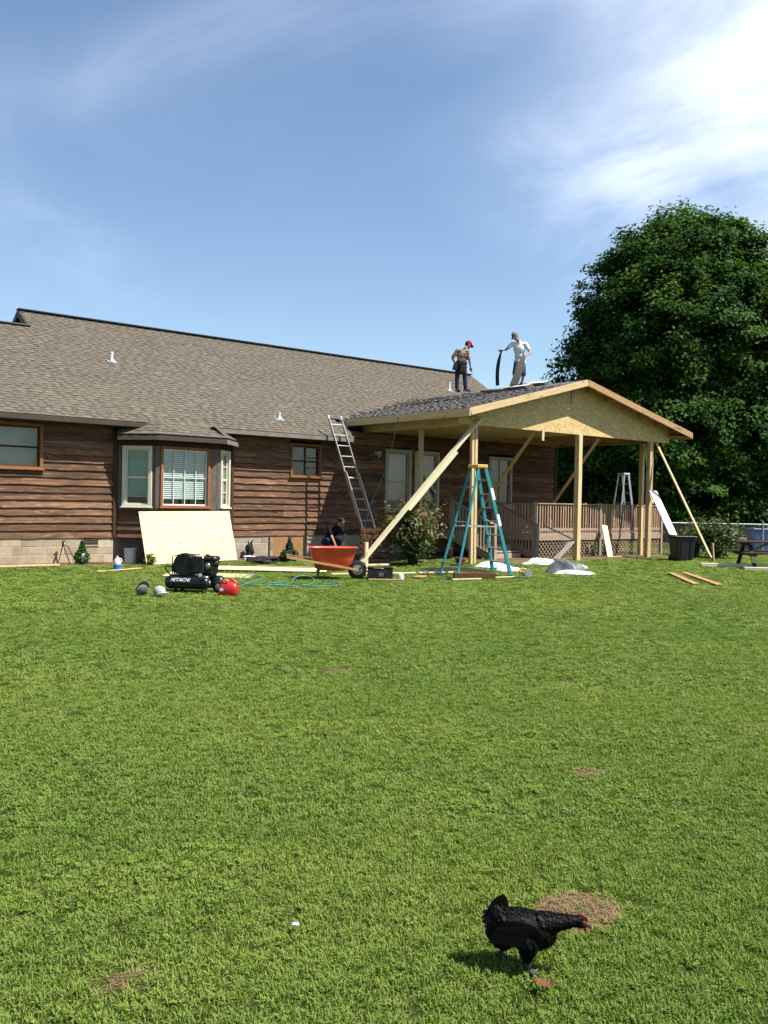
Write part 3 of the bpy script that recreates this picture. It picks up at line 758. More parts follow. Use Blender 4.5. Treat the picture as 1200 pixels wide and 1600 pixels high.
rail((DN, DV, DZ), (DU1, DV, DZ)); rail((DU1, DV, DZ), (DU1, -.1, DZ)); rail((DN, SV, DZ), (DN, DV, DZ))
for (u, v, m) in ((DN, DV, 'grey_wood'), (23.6, DV, 'grey_wood'), (DU1, DV, 'old_deck'), (DN, SV, 'old_deck'), (DU0, SV, 'old_deck'), (DU1, -.2, 'old_deck')):
    beam('post', (u, v-.01, 0), (u, v-.01, DZ+.93), .10, .10, m, deck, (0, 1, 0), .006)
# stairs
run, rise, ns = .40, DZ/4, 4
for i in range(3):
    z = DZ-(i+1)*rise; v0 = SV-.02-i*run
    beam('tread', (DU0+.06, v0-run/2, z), (DN-.06, v0-run/2, z), run-.01, .04, 'old_deck', deck)
    beam('riser', (DU0+.08, v0-.02, z+rise/2), (DN-.08, v0-.02, z+rise/2), .025, rise-.05, 'old_deck', deck)
beam('riser', (DU0+.08, SV-.02-3*run, rise/2-.02), (DN-.08, SV-.02-3*run, rise/2-.02), .025, rise-.05, 'old_deck', deck)
for u in (DU0, DN):
    a, b = Vector((u, SV, DZ)), Vector((u, SV-1.72, .09)); z = Vector((0, 0, 1))
    beam('stringer', a-z*.12, Vector((u, SV-1.6, .08)), .045, .24, 'old_deck', deck)
    beam('hand_rail', a+z*.93, b+z*.93, .10, .036, 'grey_wood' if u == DN else 'old_deck', deck)
    for i in range(1, 14):
        c = a+(b-a)*i/14; beam('baluster', c+z*.03-z*min(.0, 0), c+z*.91, .036, .036, 'old_deck', deck, (0, 1, 0), .003)
    beam('newel_post', (u, SV-1.78, 0), (u, SV-1.78, 1.04), .10, .10, 'grey_wood' if u == DN else 'old_deck', deck, (0, 1, 0), .006)
lat = MB(); v = DV-.005
for s in (-1, 1):
    x = DN-.6
    while x < DU1+.6:
        x0, z0, x1, z1 = x, .02, x+s*.56, .58
        if s < 0: x0, x1 = x, x-.56
        pts = []
        for (xx, zz) in ((x0, z0), (x1, z1)): pts.append([xx, zz])
        f = [(t, ) for t in (0, 1)]
        # clip to the deck front
        def cl_(p, q):
            P, Q = list(p), list(q)
            for lim, sg in ((DN+.06, 1), (DU1-.06, -1)):
                for A, B in ((P, Q), (Q, P)):
                    if (A[0]-lim)*sg < 0:
                        if (B[0]-lim)*sg <= 0: return None
                        t = (lim-A[0])/(B[0]-A[0]); A[1] = A[1]+t*(B[1]-A[1]); A[0] = lim
            return P, Q
        c = cl_(*pts)
        if c and abs(c[0][0]-c[1][0]) > .03: lat.bar((c[0][0], v+s*.006, c[0][1]), (c[1][0], v+s*.006, c[1][1]), .008, .026, (0, 0, 1))
        x += .155
stuff(lat.build('lattice', 'old_deck', deck, True))
# ------------------------------------------------------------------ trees and plants
def crown_points(lobes, n_cl, per, rs, leaf, spread=.75, hollow=.45):
    """leaf clumps spread through ellipsoid lobes, denser towards the outside"""
    C = []; Nn = []; T = []
    tot = sum(l[3]*l[4]*l[5] for l in lobes)**1.0
    for (x, y, z, rx, ry, rz) in lobes:
        k = max(4, int(n_cl*(rx*ry*rz)/tot)); d = unit(rs.normal(size=(k, 3))); r = hollow+(1-hollow)*rs.rand(k, 1)**.55
        wob = 1+.07*np.sin(d[:, :1]*5.1+x)+.06*np.sin(d[:, 1:2]*7.3+z)+.06*np.sin(d[:, 2:]*6.1+y)+np.clip(rs.normal(size=(k, 1)), -1.5, 1.5)*.03
        cc = np.array([x, y, z])+d*r*wob*np.array([rx, ry, rz]); cc = cc[cc[:, 2] > .5]
        dd = unit((cc-np.array([x, y, z]))/np.array([rx, ry, rz])); k = len(cc)
        m = per; tone = rs.rand(k)
        off = np.clip(rs.normal(size=(k, m, 3)), -1.7, 1.7)*spread*np.array([1, 1, .62])*(.6+.7*rs.rand(k, 1, 1))
        p = cc[:, None]+off; nn = unit(dd[:, None]*.75+np.array([0, 0, .7])+rs.normal(size=(k, m, 3))*.40)
        C.append(p.reshape(-1, 3)); Nn.append(nn.reshape(-1, 3)); T.append(np.clip(tone[:, None]*.72+rs.rand(k, m)*.28, 0, 1).reshape(-1))
    C = np.concatenate(C); Nn = np.concatenate(Nn); T = np.concatenate(T); ok = C[:, 2] > .1
    return C[ok], Nn[ok], T[ok]
def tree(name, label, cat, loc, lobes, n_cl, per, seed, mt, leaf=.26, spread=.7, trunk_r=.45, trunk_h=4, group=None, hollow=.45):
    rs = np.random.RandomState(seed); rr = random.Random(seed); o = thing(name, label, cat, loc, 0, group)
    C, Nn, T = crown_points(lobes, n_cl, per, rs, leaf, spread, hollow)
    obj('crown', leaves('crown', C, Nn, leaf*(.7+.6*rs.rand(len(C))), T, rs), mt, o)
    t = MB(); top = max(l[2]+l[5]*.6 for l in lobes)
    t.tube([(0, 0, -.2), (.05, 0, .4), (.1, .05, trunk_h*.5), (.05, .1, trunk_h), (0, 0, top)], [trunk_r*1.5, trunk_r*1.05, trunk_r*.9, trunk_r*.75, trunk_r*.12], 12)
    for (x, y, z, rx, ry, rz) in lobes:
        for q in range(3):
            a = rr.uniform(0, 6.28); e = Vector((x+rx*.6*math.cos(a), y+ry*.6*math.sin(a), z+rz*rr.uniform(-.3, .4))); b = Vector((0, 0, min(top*.8, max(trunk_h*.6, z*.45))))
            t.tube([b, b.lerp(e, .5)+Vector((0, 0, .4)), e], [trunk_r*.45, trunk_r*.28, trunk_r*.06], 6)
    t.build('trunk', 'bark', o, smooth=True); return o
def at(px, d):      # a place d metres out along a bearing right of the view axis
    return (r0.x*px*d+math.sin(YAW)*d, -CAMD+r0.y*px*d+math.cos(YAW)*d, 0)
T1 = at(.327, 46)
def cl(a, b, z, rx, ry, rz):    # lobe given along the lawn's right-hand and away directions
    return (r0.x*a+fwd.x*b, r0.y*a+fwd.y*b, z, rx, ry, rz)
tree('maple_tree', 'huge dark green maple tree towering behind the porch', 'tree', T1,
     [cl(.2, 0, 9.2, 5.5, 5.5, 6.4), cl(-.3, 0, 13.3, 3.5, 3.5, 3.4), cl(1.6, .5, 13.0, 3.0, 3.0, 3.4), cl(-2.9, -1, 8.0, 3.6, 3.6, 3.6), cl(-2.3, 0, 11.2, 3.1, 3.1, 3.3), cl(3.0, -.5, 9.2, 3.4, 3.4, 4.2),
      cl(-1.5, -2.5, 5.0, 4.2, 3.4, 2.6), cl(-4.1, -.5, 6.8, 1.9, 1.9, 2.1), cl(2.5, -2, 5.2, 4.0, 3.4, 3.0), cl(-3.6, -1, 3.0, 3.0, 3.0, 2.6), cl(.5, -2.5, 2.4, 3.6, 2.6, 2.2)], 3000, 90, 3, 'maple_leaf', .150, .34, .55, 4, None, .58)
tree('maple_tree', 'second dark tree at the right edge, lower than the huge maple', 'tree', at(.452, 50),
     [(0, 0, 8.2, 4.6, 4.6, 5.2), cl(-.8, 0, 12.0, 2.8, 2.8, 2.6), cl(1, -1, 4.2, 4.6, 4.0, 3.2), cl(-2.4, -1, 5.0, 3, 3, 3)], 1000, 90, 5, 'maple_leaf', .150, .5, .4, 3.5)
tree('understorey_tree', 'low dark leafy tree seen under the porch roof, right of the house', 'tree', at(.235, 47),
     [(0, 0, 3.4, 3.4, 3.0, 3.4), cl(1.8, -1, 2.2, 2.6, 2.4, 2.2), cl(-2.2, 1.2, 4.4, 1.8, 1.8, 1.8)], 420, 92, 6, 'dark_leaf', .15, .45, .2, 1.5)
tree('understorey_tree', 'shadowy tree in the dark gap behind the black trash can', 'tree', at(.352, 52),
     [(0, 0, 3.2, 4.6, 3.0, 3.6), cl(-3, 1, 2.4, 3, 2.6, 2.6)], 420, 92, 7, 'dark_leaf', .15, .45, .2, 1.5)
tree('hedge_tree', 'dark bushy tree closing the view above the blue bin', 'tree', at(.43, 60),
     [(0, 0, 3.0, 6.0, 3.4, 3.6), cl(5, 0, 3.0, 4, 3, 3.2)], 420, 62, 8, 'dark_leaf', .20, .5, .2, 1.5)
tree('hedge_tree', 'dark bushy tree far behind the deck railing', 'tree', at(.275, 68),
     [(0, 0, 3.0, 6.0, 3.4, 4.2), cl(-5.4, 3, 2.4, 3.6, 3, 3.4)], 420, 62, 18, 'dark_leaf', .20, .5, .2, 1.5)

def bush(name, label, cat, loc, r, h, n, seed, mt, leaf, stems=14, topred=0, group=None, droop=.3):
    rs = np.random.RandomState(seed); o = thing(name, label, cat, loc, 0, group); s = MB(); C = []; T = []
    for k in range(stems):
        a = rs.rand()*6.28; q = rs.rand()**.6; e = Vector((math.cos(a)*r*q, math.sin(a)*r*q, h*(1-.45*q*q)*(.75+.25*rs.rand()))); m = Vector((e.x*.4, e.y*.4, e.z*.6))
        s.tube([(e.x*.12, e.y*.12, -.02), m, e], [.012, .009, .004], 5)
        for j in range(n//stems):
            f = rs.rand()**.7; p = (m.lerp(e, (f-.35)/.65) if f > .35 else Vector((e.x*.15, e.y*.15, 0)).lerp(m, f/.35)); C.append(p+Vector(rs.normal(size=3)*r*.20*(.6+.6*f))); T.append(min(1, max(0, rs.rand()*(.55 if topred else 1)+(topred*max(0, f-.62)*2.2*rs.rand()))))
    C = np.array([tuple(c) for c in C]); ok = C[:, 2] > .01; C = C[ok]; T = np.array(T)[ok]
    Nn = unit(rs.normal(size=C.shape)*.6+np.array([0, 0, .7])+C*np.array([1, 1, .2])/max(r, .1)*.6)
    obj('foliage', leaves('foliage', C, Nn, leaf*(.7+.6*rs.rand(len(C))), T, rs, 2.0), mt, o); s.build('stem', 'bark', o); return o
bush('garden_shrub', 'green shrub with reddish tips in front of the long pale brace', 'shrub', (15.28, -3.98, 0), .80, 1.80, 2700, 31, 'shrub_leaf', .068, 26, .9)
bush('flowering_shrub', 'loose shrub with pinkish blossoms before the chain-link fence', 'shrub', (26.5, -5.7, 0), .75, 1.35, 1900, 32, 'flower_shrub', .075, 18, .6)
bush('flowering_shrub', 'low straggly shrub between the trash can and the fence post', 'shrub', (26.9, -4.75, 0), .7, 1.1, 1300, 33, 'flower_shrub', .075, 14, .7)
bush('garden_weed', 'clump of green weeds beside the white bucket', 'weed', (9.32, -1.35, 0), .15, .26, 220, 34, 'weed_leaf', .06, 8)
for i, (x, y, h) in enumerate(((21.6, -3.0, .55), (22.5, -2.9, .5), (23.2, -3.1, .5), (24.6, -3.0, .45))):
    bush('garden_weed', ['yellowish weeds under the deck by the stairs', 'yellowish weeds under the deck behind the middle post', 'yellowish weeds under the deck near the leaning plank', 'yellowish weeds under the deck behind the lattice'][i], 'weed', (x, y, 0), .35, h, 420, 40+i, 'weed_leaf', .10, 12, 0, 'weeds growing under the deck')
def cedar(label, loc, h, r, mt, seed, tagged=False):
    rs = np.random.RandomState(seed); o = thing('young_cedar', label, 'sapling', loc, 0); n = 1100; f = rs.rand(n)**1.1
    rad = r*np.clip(1.12-f*1.08, .04, 1)*np.minimum(1, f*6+.5)*(.35+.85*rs.rand(n)**.6)*(1+.25*np.sin(f*23+3*np.sin(f*9))); a = rs.rand(n)*6.283
    C = np.stack([rad*np.cos(a), rad*np.sin(a), f*h+.04], 1); Nn = unit(np.stack([np.cos(a), np.sin(a), .4*np.ones(n)], 1)+rs.normal(size=(n, 3))*.9)
    obj('foliage', leaves('foliage', C, Nn, .036*(.7+.6*rs.rand(n)), rs.rand(n), rs, 2.4), mt, o); MB().tube([(0, 0, -.02), (0, 0, h*.8)], [.015, .005], 6).build('stem', 'bark', o)
    if tagged: MB().box((-.02, -.14, .17), (.07, .008, .2), Matrix.Rotation(.2, 3, 'X')).build('plant_tag', 'white_plastic', o)
cedar('bright green cedar sapling with a white tag by the block foundation', (8.02, -.56, 0), .50, .15, 'cedar_leaf', 51, True)
cedar('dark green cone-shaped sapling in front of the crawl-space door', (12.98, -1.77, 0), .53, .20, 'dark_cedar', 52)

# ------------------------------------------------------------------ fence, neighbour, things beyond
fl = [(26.96, -3.3), (28.4, -4.35), (29.9, -5.5), (32.4, -7.3), (35.0, -9.2)]
fence = thing('chain_link_fence', 'galvanised chain-link fence running off to the right of the deck', 'fence', (28.4, -4.35, 0))
for (x, y) in fl[1:]:
    p = MB().lathe([(.032, 0), (.032, 1.10), (.036, 1.10), (.02, 1.15)], 10, Matrix.Translation((x, y, 0))); p.build('fence_post', 'galvanised', fence, True)
mesh_ = MB()
for (a, b) in zip(fl, fl[1:]):
    MB().tube([(a[0], a[1], 1.06), (b[0], b[1], 1.06)], .022, 8).build('top_rail', 'galvanised', fence, True)
    L = math.hypot(b[0]-a[0], b[1]-a[1]); n = int(L/.075); h = 1.04
    for s in (0, 1):
        for i in range(-13, n):
            t0, t1 = i*.075/L, (i+13)*.075/L; z0, z1 = .03, h
            if t0 < 0: z0 = .03+(h-.03)*(-t0/(t1-t0)); t0 = 0
            if t1 > 1: z1 = z0+(h-z0)*((1-t0)/(t1-t0)); t1 = 1
            if t1-t0 < .01: continue
            if s: z0, z1 = h+.03-z0, h+.03-z1
            P = lambda t, z: (a[0]+(b[0]-a[0])*t, a[1]+(b[1]-a[1])*t, z)
            mesh_.bar(P(t0, z0), P(t1, z1), .004, .004)
stuff(mesh_.build('wire_mesh', 'galvanised', fence, True))
nb = thing('neighbour_house', 'pale clapboard neighbour house glimpsed past the house corner', 'house', at(.205, 75))
rot = Matrix.Rotation(-.5, 3, 'Z')
w_ = MB().box((0, 0, 1.6), (7, 6, 3.2)).build('wall', 'neighbour_siding', nb); w_.rotation_euler = (0, 0, -.6)
for k in range(16): c_ = MB().box((0, -3.02, .3+k*.19), (7.02, .05, .03)).build('clapboard', 'neighbour_siding', w_); 
rf = MB().add([(-3.8, -3.5, 3.1), (3.8, -3.5, 3.1), (3.8, 0, 5.0), (-3.8, 0, 5.0), (3.8, 3.5, 3.1), (-3.8, 3.5, 3.1)], [(0, 1, 2, 3), (3, 2, 4, 5), (0, 3, 5), (1, 4, 2)]).build('roof', 'fascia_grey', nb); rf.rotation_euler = (0, 0, -.6)
# blue bin beyond the fence
bb = thing('plastic_bin', 'bright blue plastic bin beyond the picnic table at the right edge', 'bin', (31.2, -4.75, 0), -.6)
MB().box((0, 0, .42), (.75, .55, .80), top=(1.12, 1.12)).build('body', 'blue_plastic', bb, bevel=.03); MB().box((0, 0, .86), (.9, .68, .07)).build('lid', 'blue_plastic', bb, bevel=.02)
cb = thing('cardboard_box', 'brown cardboard box beside the blue bin', 'box', (30.75, -4.2, 0), -.5)
MB().box((0, 0, .26), (.55, .45, .52)).build('body', 'crate_wood', cb, bevel=.01); MB().box((0, -.3, .53), (.55, .2, .012), Matrix.Rotation(.4, 3, 'X')).build('flap', 'crate_wood', cb)

# trash can
tc_ = thing('trash_can', 'black plastic trash can standing at the right porch post', 'trash can', (24.05, -6.1, 0), -.55)
m = MB().box((0, 0, .37), (.50, .46, .70), top=(1.24, 1.24)); m.build('body', 'black_plastic', tc_, bevel=.035)
for s in (-1, 1): MB().box((s*.15, -.262, .37), (.02, .02, .6), Matrix.Rotation(.075, 3, 'X')).build('rib', 'black_plastic', tc_)
m = MB().box((0, 0, .73), (.68, .63, .035)); m.build('rim', 'black_plastic', tc_, bevel=.01)
MB().tube([(-.25, .36, .70), (-.25, .42, .72), (.25, .42, .72), (.25, .36, .70)], .018, 8).build('handle', 'black_plastic', tc_)
for s in (-1, 1): MB().lathe([(.09, -.02), (.09, .02)], 14, Matrix.Translation((s*.24, .24, .09)) @ Matrix.Rotation(math.pi/2, 4, 'Y')).build('wheel', 'black_rubber', tc_)

# picnic table at the right edge
pt = thing('picnic_table', 'dark brown picnic table cut off by the right edge', 'table', (23.75, -8.9, 0), -.70)
for k in range(5): beam('table_plank', (-.95, -.32+k*.16, .70), (1.1, -.32+k*.16, .70), .145, .04, 'dark_table', pt, world=False)
for s in (-1, 1):
    for k in range(2): beam('bench_plank', (-.95, s*(.66+k*.14), .42), (1.1, s*(.66+k*.14), .42), .13, .04, 'dark_table', pt, world=False)
for x in (-.6, .75):
    beam('crossbar', (x, -.78, .375), (x, .78, .375), .04, .09, 'dark_table', pt, world=False); beam('crossbar', (x, -.36, .64), (x, .36, .64), .04, .09, 'dark_table', pt, world=False)
    for s in (-1, 1): beam('leg', (x+.04, s*.62, 0), (x+.04, s*.18, .68), .04, .10, 'dark_table', pt, (1, 0, 0), world=False)
beam('brace', (-.56, 0, .36), (.0, 0, .66), .04, .07, 'grey_wood', pt, world=False)

# ------------------------------------------------------------------ loose lumber
def plank(label, p, q, w, h, m, upv=(0, 0, 1), name='loose_board', cat='board', grp=None):
    p, q = Vector(p), Vector(q)
    if max(p.z, q.z) < .03: p.z += .022; q.z += .022; h = max(h, .022)
    o = beam(name, p, q, w, h, m, None, upv); return tag(o, label, cat, grp)
plank('long pale beam lying on the grass below the picnic table', (22.35, -7.75, .05), (24.2, -9.35, .05), .14, .09, 'pine_pale')
plank('shorter pale beam lying in front of the picnic table leg', (22.15, -9.12, .045), (23.2, -10.1, .045), .14, .08, 'pine_pale')
plank('thin offcut strip on the grass, left of two by the right edge', (19.0, -9.02, .012), (16.75, -11.08, .012), .14, .018, 'pine_brown')
plank('thin offcut strip on the grass, right of two by the right edge', (19.5, -9.05, .012), (17.05, -11.42, .012), .14, .018, 'pine_brown')
plank('white primed board sloping from the right porch post onto the trash can', (23.86, -5.92, .77), (24.69, -4.62, 2.10), .26, .03, 'white_board', (-.25, -.64, .72))
plank('pale plank leaning against the middle deck railing post', (23.28, -4.1, .02), (23.62, -3.60, .98), .03, .20, 'pine_pale', (.9, -.3, 0))
plank('grey old handrail sloping down beside the stair newel', (20.62, -3.66, 1.0), (21.1, -4.35, .62), .09, .035, 'grey_wood')
plank('grey old stringer board leaning below the stairs', (19.9, -4.75, .06), (21.15, -4.38, .58), .05, .16, 'grey_wood', (0, 1, 0))
plank('long thin batten lying on the grass before the shrub', (11.4, -5.75, .02), (14.35, -6.62, .02), .06, .03, 'pine_pale')
plank('pale two-by-four on the grass behind the black toolbox', (12.2, -5.35, .02), (13.0, -5.15, .02), .09, .038, 'pine_pale')
plank('short pale stud at the foot of the long brace', (13.35, -4.0, .03), (14.35, -4.15, .03), .09, .04, 'pine_pale')
plank('thick brown timber offcut by the teal ladder foot', (13.28, -7.55, .07), (14.05, -8.0, .07), .14, .13, 'crate_wood')
plank('thin pale lath in front of the thick timber offcut', (12.9, -7.9, .012), (13.6, -8.05, .012), .05, .018, 'pine_pale')
plank('thin pale lath at the right feet of the teal ladder', (14.1, -7.95, .012), (14.75, -8.05, .012), .05, .018, 'pine_pale')
plank('small tan wood scrap lying flat right of the toolbox', (12.55, -7.2, .012), (12.95, -6.95, .012), .2, .02, 'pine_brown')
plank('tan board laid along the front of the toolbox', (11.35, -7.1, .012), (11.95, -7.5, .012), .07, .02, 'pine_brown')
plank('tan curved offcut resting on the toolbox', (11.75, -6.88, .225), (12.1, -6.72, .21), .2, .02, 'pine_brown')
plank('long edging board along the garden bed at the left edge', (3.2, -.82, .02), (7.35, -.98, .02), .05, .04, 'pine')
plank('weathered timber lying beside the dark sapling', (11.75, -1.75, .10), (13.55, -1.5, .06), .10, .12, 'dark_table')
plank('narrow wooden stake poking out left of the wheelbarrow', (11.0, -3.4, .06), (12.1, -4.3, .05), .05, .03, 'pine')
plank('thin strip on the grass behind the compressor cap', (7.4, -3.0, .012), (8.6, -2.55, .012), .04, .015, 'pine')
plank('flat pine board lying at the base of the leaning plank', (22.9, -4.25, .012), (23.9, -4.2, .012), .1, .02, 'pine')
def sheet(label, C, ex, ey, w, h, t=.013, m='plywood'):
    ex, ey = Vector(ex).normalized(), Vector(ey); ey = (ey-ex*ey.dot(ex)).normalized(); M = Matrix((ex, ey, ex.cross(ey))).transposed().to_4x4(); M.translation = Vector(C)
    nx = 14; b = MB(); vs = []
    for k in (0, 1):
        for i in range(nx+1):
            for j in (0, 1): x = w*(i/nx-.5); vs.append((x, h*(j-.5), (k-.5)*t+.012*math.cos(i/nx*3.1)*(1 if j else .6)))
    N = 2*(nx+1)
    for i in range(nx):
        a = 2*i; b.f += [(a, a+1, a+3, a+2), (N+a, N+a+2, N+a+3, N+a+1), (a, a+2, N+a+2, N+a), (a+1, N+a+1, N+a+3, a+3)]
    b.f += [(0, N, N+1, 1), (2*nx, 2*nx+1, N+2*nx+1, N+2*nx)]; b.v = vs
    o = b.build('plywood_sheet', m); o.matrix_world = M; return tag(o, label, 'plywood')
# leaning sheet: four corners read from where it touches ground and bay
sheet('big pale plywood sheet leaning against the bay window wall', (10.53, -1.04, .645), (2.34, .30, .03), (.03, .38, 1.28), 2.66, 1.29)
sheet('pale plywood sheet lying on the grass behind the compressor', (9.15, -4.6, .016), (.80, -.60, 0), (.55, .83, 0), 1.75, .95)
sheet('long pale plywood strip lying on the grass, reaching to the wheelbarrow', (10.95, -4.15, .05), (.80, -.60, 0), (.5, .8, .02), 2.45, .75)

# ------------------------------------------------------------------ ladders
def seg(o, nm, p, q, w, h, m, upv=(0, 0, 1)): return beam(nm, p, q, w, h, m, o, upv)
ld = thing('extension_ladder', 'aluminium extension ladder leaning on the eave beside the porch', 'ladder', (15.95, -1.6, 0))
fL, fR = Vector((15.78, -1.6, .0)), Vector((16.22, -1.6, .0)); tL, tR = Vector((15.02, -.56, 3.92)), Vector((15.46, -.56, 3.92))
out_ = Vector((0, -.97, -.25))*.07
for a, b in ((fL, tL), (fR, tR)):
    seg(ld, 'side_rail', a.lerp(b, 0.0)+out_, a.lerp(b, .62)+out_, .03, .075, 'aluminium', (0, -1, 0)); seg(ld, 'fly_rail', a.lerp(b, .30), b, .03, .075, 'aluminium', (0, -1, 0))
for k in range(13):
    f = (k+.6)/13.2
    if f < .60: MB().tube([fL.lerp(tL, f)+out_, fR.lerp(tR, f)+out_], .017, 8).build('rung', 'aluminium', ld, True)
    if f > .32: MB().tube([fL.lerp(tL, f), fR.lerp(tR, f)], .017, 8).build('rung', 'aluminium', ld, True)
for a in (fL, fR): MB().box(a+out_+Vector((0, 0, .03)), (.06, .14, .05)).build('foot', 'black_rubber', ld, True, bevel=.005)
for a in (tL, tR): MB().box(a+Vector((0, .02, .02)), (.06, .07, .12)).build('end_cap', 'white_plastic', ld, True, bevel=.01)
def stepladder(label, nF, fF, nB, fB, top, tw, rails, steps, capm, nstep=7):
    o = thing('stepladder', label, 'ladder', ((nF[0]+fB[0])/2, (nF[1]+fB[1])/2, nF[2])); V = Vector; nF, fF, nB, fB, top = map(V, (nF, fF, nB, fB, top))
    w = (fF-nF).normalized(); s = (nF-nB).normalized(); a, b = top-w*tw/2, top+w*tw/2
    e = s*.09
    for p, q in ((nF, a+e), (fF, b+e)): seg(o, 'front_rail', p, q, .035, .085, rails, w.cross((q-p)))
    for p, q in ((nB, a-e), (fB, b-e)): seg(o, 'rear_rail', p, q, .03, .055, rails, w.cross((q-p)))
    for k in range(nstep):
        f = (k+1)/(nstep+.9); seg(o, 'step', nF.lerp(a+e, f), fF.lerp(b+e, f), .085, .03, steps)
    for f in (.12, .5, .82): seg(o, 'rear_bar', nB.lerp(a-e, f), fB.lerp(b-e, f), .025, .025, steps)
    for p, q, c in ((nF, nB, a), (fF, fB, b)): seg(o, 'spreader', p.lerp(c+e, .46), q.lerp(c-e, .46), .008, .025, 'aluminium')
    M = Matrix((s, w, V((0, 0, 1)))).transposed(); MB().box(top+V((0, 0, .03)), (.28, tw+.06, .075), M).build('top_cap', capm, o, True, bevel=.012)
    for p in (nF, fF, nB, fB): MB().box(p+V((0, 0, .02)), (.06, .05, .045), M).build('foot', 'black_rubber', o, True, bevel=.005)
    return o, nF, a+e
o, nf, ae = stepladder('teal fibreglass stepladder with yellow top standing before the porch', (14.90, -7.68, 0), (15.03, -7.02, 0), (13.52, -7.40, 0), (13.66, -6.72, 0), (14.27, -7.22, 2.38), .32, 'teal', 'galvanised', 'yellow_plastic')
for f in (.52, .76): q = nf.lerp(ae, f); seg(o, 'rail_label', q-(ae-nf).normalized()*.13+Vector((.02, -.022, 0)), q+(ae-nf).normalized()*.13+Vector((.02, -.022, 0)), .006, .07, 'lettering', (ae-nf).cross(Vector((.18, .98, 0))))
stepladder('bare aluminium stepladder standing on the deck behind the railing', (26.45, -2.75, DZ), (26.55, -2.3, DZ), (25.75, -2.6, DZ), (25.85, -2.15, DZ), (26.15, -2.45, 2.66), .3, 'aluminium', 'aluminium', 'aluminium', 5)
# ------------------------------------------------------------------ wheelbarrow
AX = math.atan2(r0.y, r0.x)         # things seen broadside lie along this heading
wb = thing('wheelbarrow', 'orange poly wheelbarrow with wooden handles parked on the grass', 'wheelbarrow', (10.98, -6.40, 0), AX+.12)
def tray():
    m = MB(); lv = [(.19, .30, .20), (.23, .35, .225), (.42, .42, .28), (.64, .46, .325), (.655, .49, .35)]; n = 28
    prof = lv+[(.635, .455, .32), (.42, .40, .265), (.25, .33, .21), (.21, .28, .185)]
    for (z, rx, ry) in prof:
        for k in range(n):
            a = 2*math.pi*k/n; e = .62; c, s = math.cos(a), math.sin(a); x = rx*math.copysign(abs(c)**e, c); y = ry*math.copysign(abs(s)**e, s)
            m.v.append((x-.02+(.10*(z-.3) if x > 0 else -.02*(z-.3)), y, z))
    q = len(prof); m.f = [(i*n+k, i*n+(k+1) % n, (i+1)*n+(k+1) % n, (i+1)*n+k) for i in range(q-1) for k in range(n)]
    m.f += [tuple(range(n-1, -1, -1)), tuple((q-1)*n+k for k in range(n))]; return m
tray().build('tray', 'orange_poly', wb, smooth=True)
for s in (-1, 1):
    beam('handle', (.50, s*.20, .20), (-.95, s*.40, .46), .04, .045, 'pine_brown', wb, world=False)
    beam('leg', (-.28, s*.24, .33), (-.32, s*.26, .0), .03, .04, 'black_paint', wb, (0, 1, 0), world=False)
    beam('leg_brace', (-.32, s*.26, .03), (.15, s*.19, .26), .012, .03, 'black_paint', wb, (0, 1, 0), world=False)
    beam('nose_bar', (.5, s*.13, .2), (.66, s*.05, .30), .02, .03, 'black_paint', wb, world=False)
beam('cross_bar', (-.32, -.26, .10), (-.32, .26, .10), .025, .12, 'black_paint', wb, world=False)
wl = MB().lathe([(.10, -.045), (.165, -.05), (.19, -.025), (.195, 0), (.19, .025), (.165, .05), (.10, .045)], 22, Matrix.Translation((.50, 0, .197)) @ Matrix.Rotation(math.pi/2, 4, 'X')).build('wheel', 'black_rubber', wb, smooth=True)
MB().lathe([(.035, -.055), (.105, -.05), (.105, .05), (.035, .055)], 16, Matrix.Translation((.50, 0, .197)) @ Matrix.Rotation(math.pi/2, 4, 'X')).build('rim', 'steel', wl)

# ------------------------------------------------------------------ air compressor
ac = thing('air_compressor', 'black twin-tank petrol air compressor with white lettering on grass', 'compressor', (7.33, -7.38, 0), AX-.18); ac.scale = (.87, .87, .87)
RY = Matrix.Rotation(math.pi/2, 4, 'Y')
for (y, dx) in ((-.17, -.05), (.17, .12)):
    m = MB().lathe([(.01, -.45), (.05, -.448), (.10, -.43), (.122, -.39), (.127, -.34), (.127, .34), (.122, .39), (.10, .43), (.05, .448), (.01, .45)], 24, Matrix.Translation((dx, y, .20)) @ RY)
    tk = m.build('tank', 'black_paint', ac, smooth=True)
    MB().lathe([(.05, 0), (.05, .012), (.035, .02)], 14, Matrix.Translation((dx+.446, y, .20)) @ RY).build('end_boss', 'steel', tk, smooth=True)
    MB().lathe([(.1285, -.012), (.131, 0), (.1285, .012)], 24, Matrix.Translation((dx+.30, y, .20)) @ RY).build('weld_band', 'black_paint', tk)
fc = bpy.data.curves.new('lettering', 'FONT'); fc.body = 'HITACHI'; fc.size = .095; fc.extrude = .002; fc.align_x = 'CENTER'; fc.space_character = 1.05; fc.offset = .0015
fo = bpy.data.objects.new('tmp', fc); COL.objects.link(fo); dg = bpy.context.evaluated_depsgraph_get(); tm = bpy.data.meshes.new_from_object(fo.evaluated_get(dg)); bpy.data.objects.remove(fo)
sh = Matrix(((1, .25, 0, 0), (0, 1, 0, 0), (0, 0, 1, 0), (0, 0, 0, 1)))
for vx in tm.vertices:      # wrap the letters round the tank
    x, y, z = vx.co.x+.22*vx.co.y, vx.co.y, vx.co.z; a = (y-.01)/.127+.30; vx.co = (x-.16, -.17-(.1285+z)*math.cos(a), .20+(.1285+z)*math.sin(a))
tm.materials.clear(); obj('lettering', tm, 'lettering', ac)
fr_ = MB(); fr_.box((.0, -.0, .335), (.80, .40, .02)); fr_.build('deck_plate', 'black_paint', ac, bevel=.006)
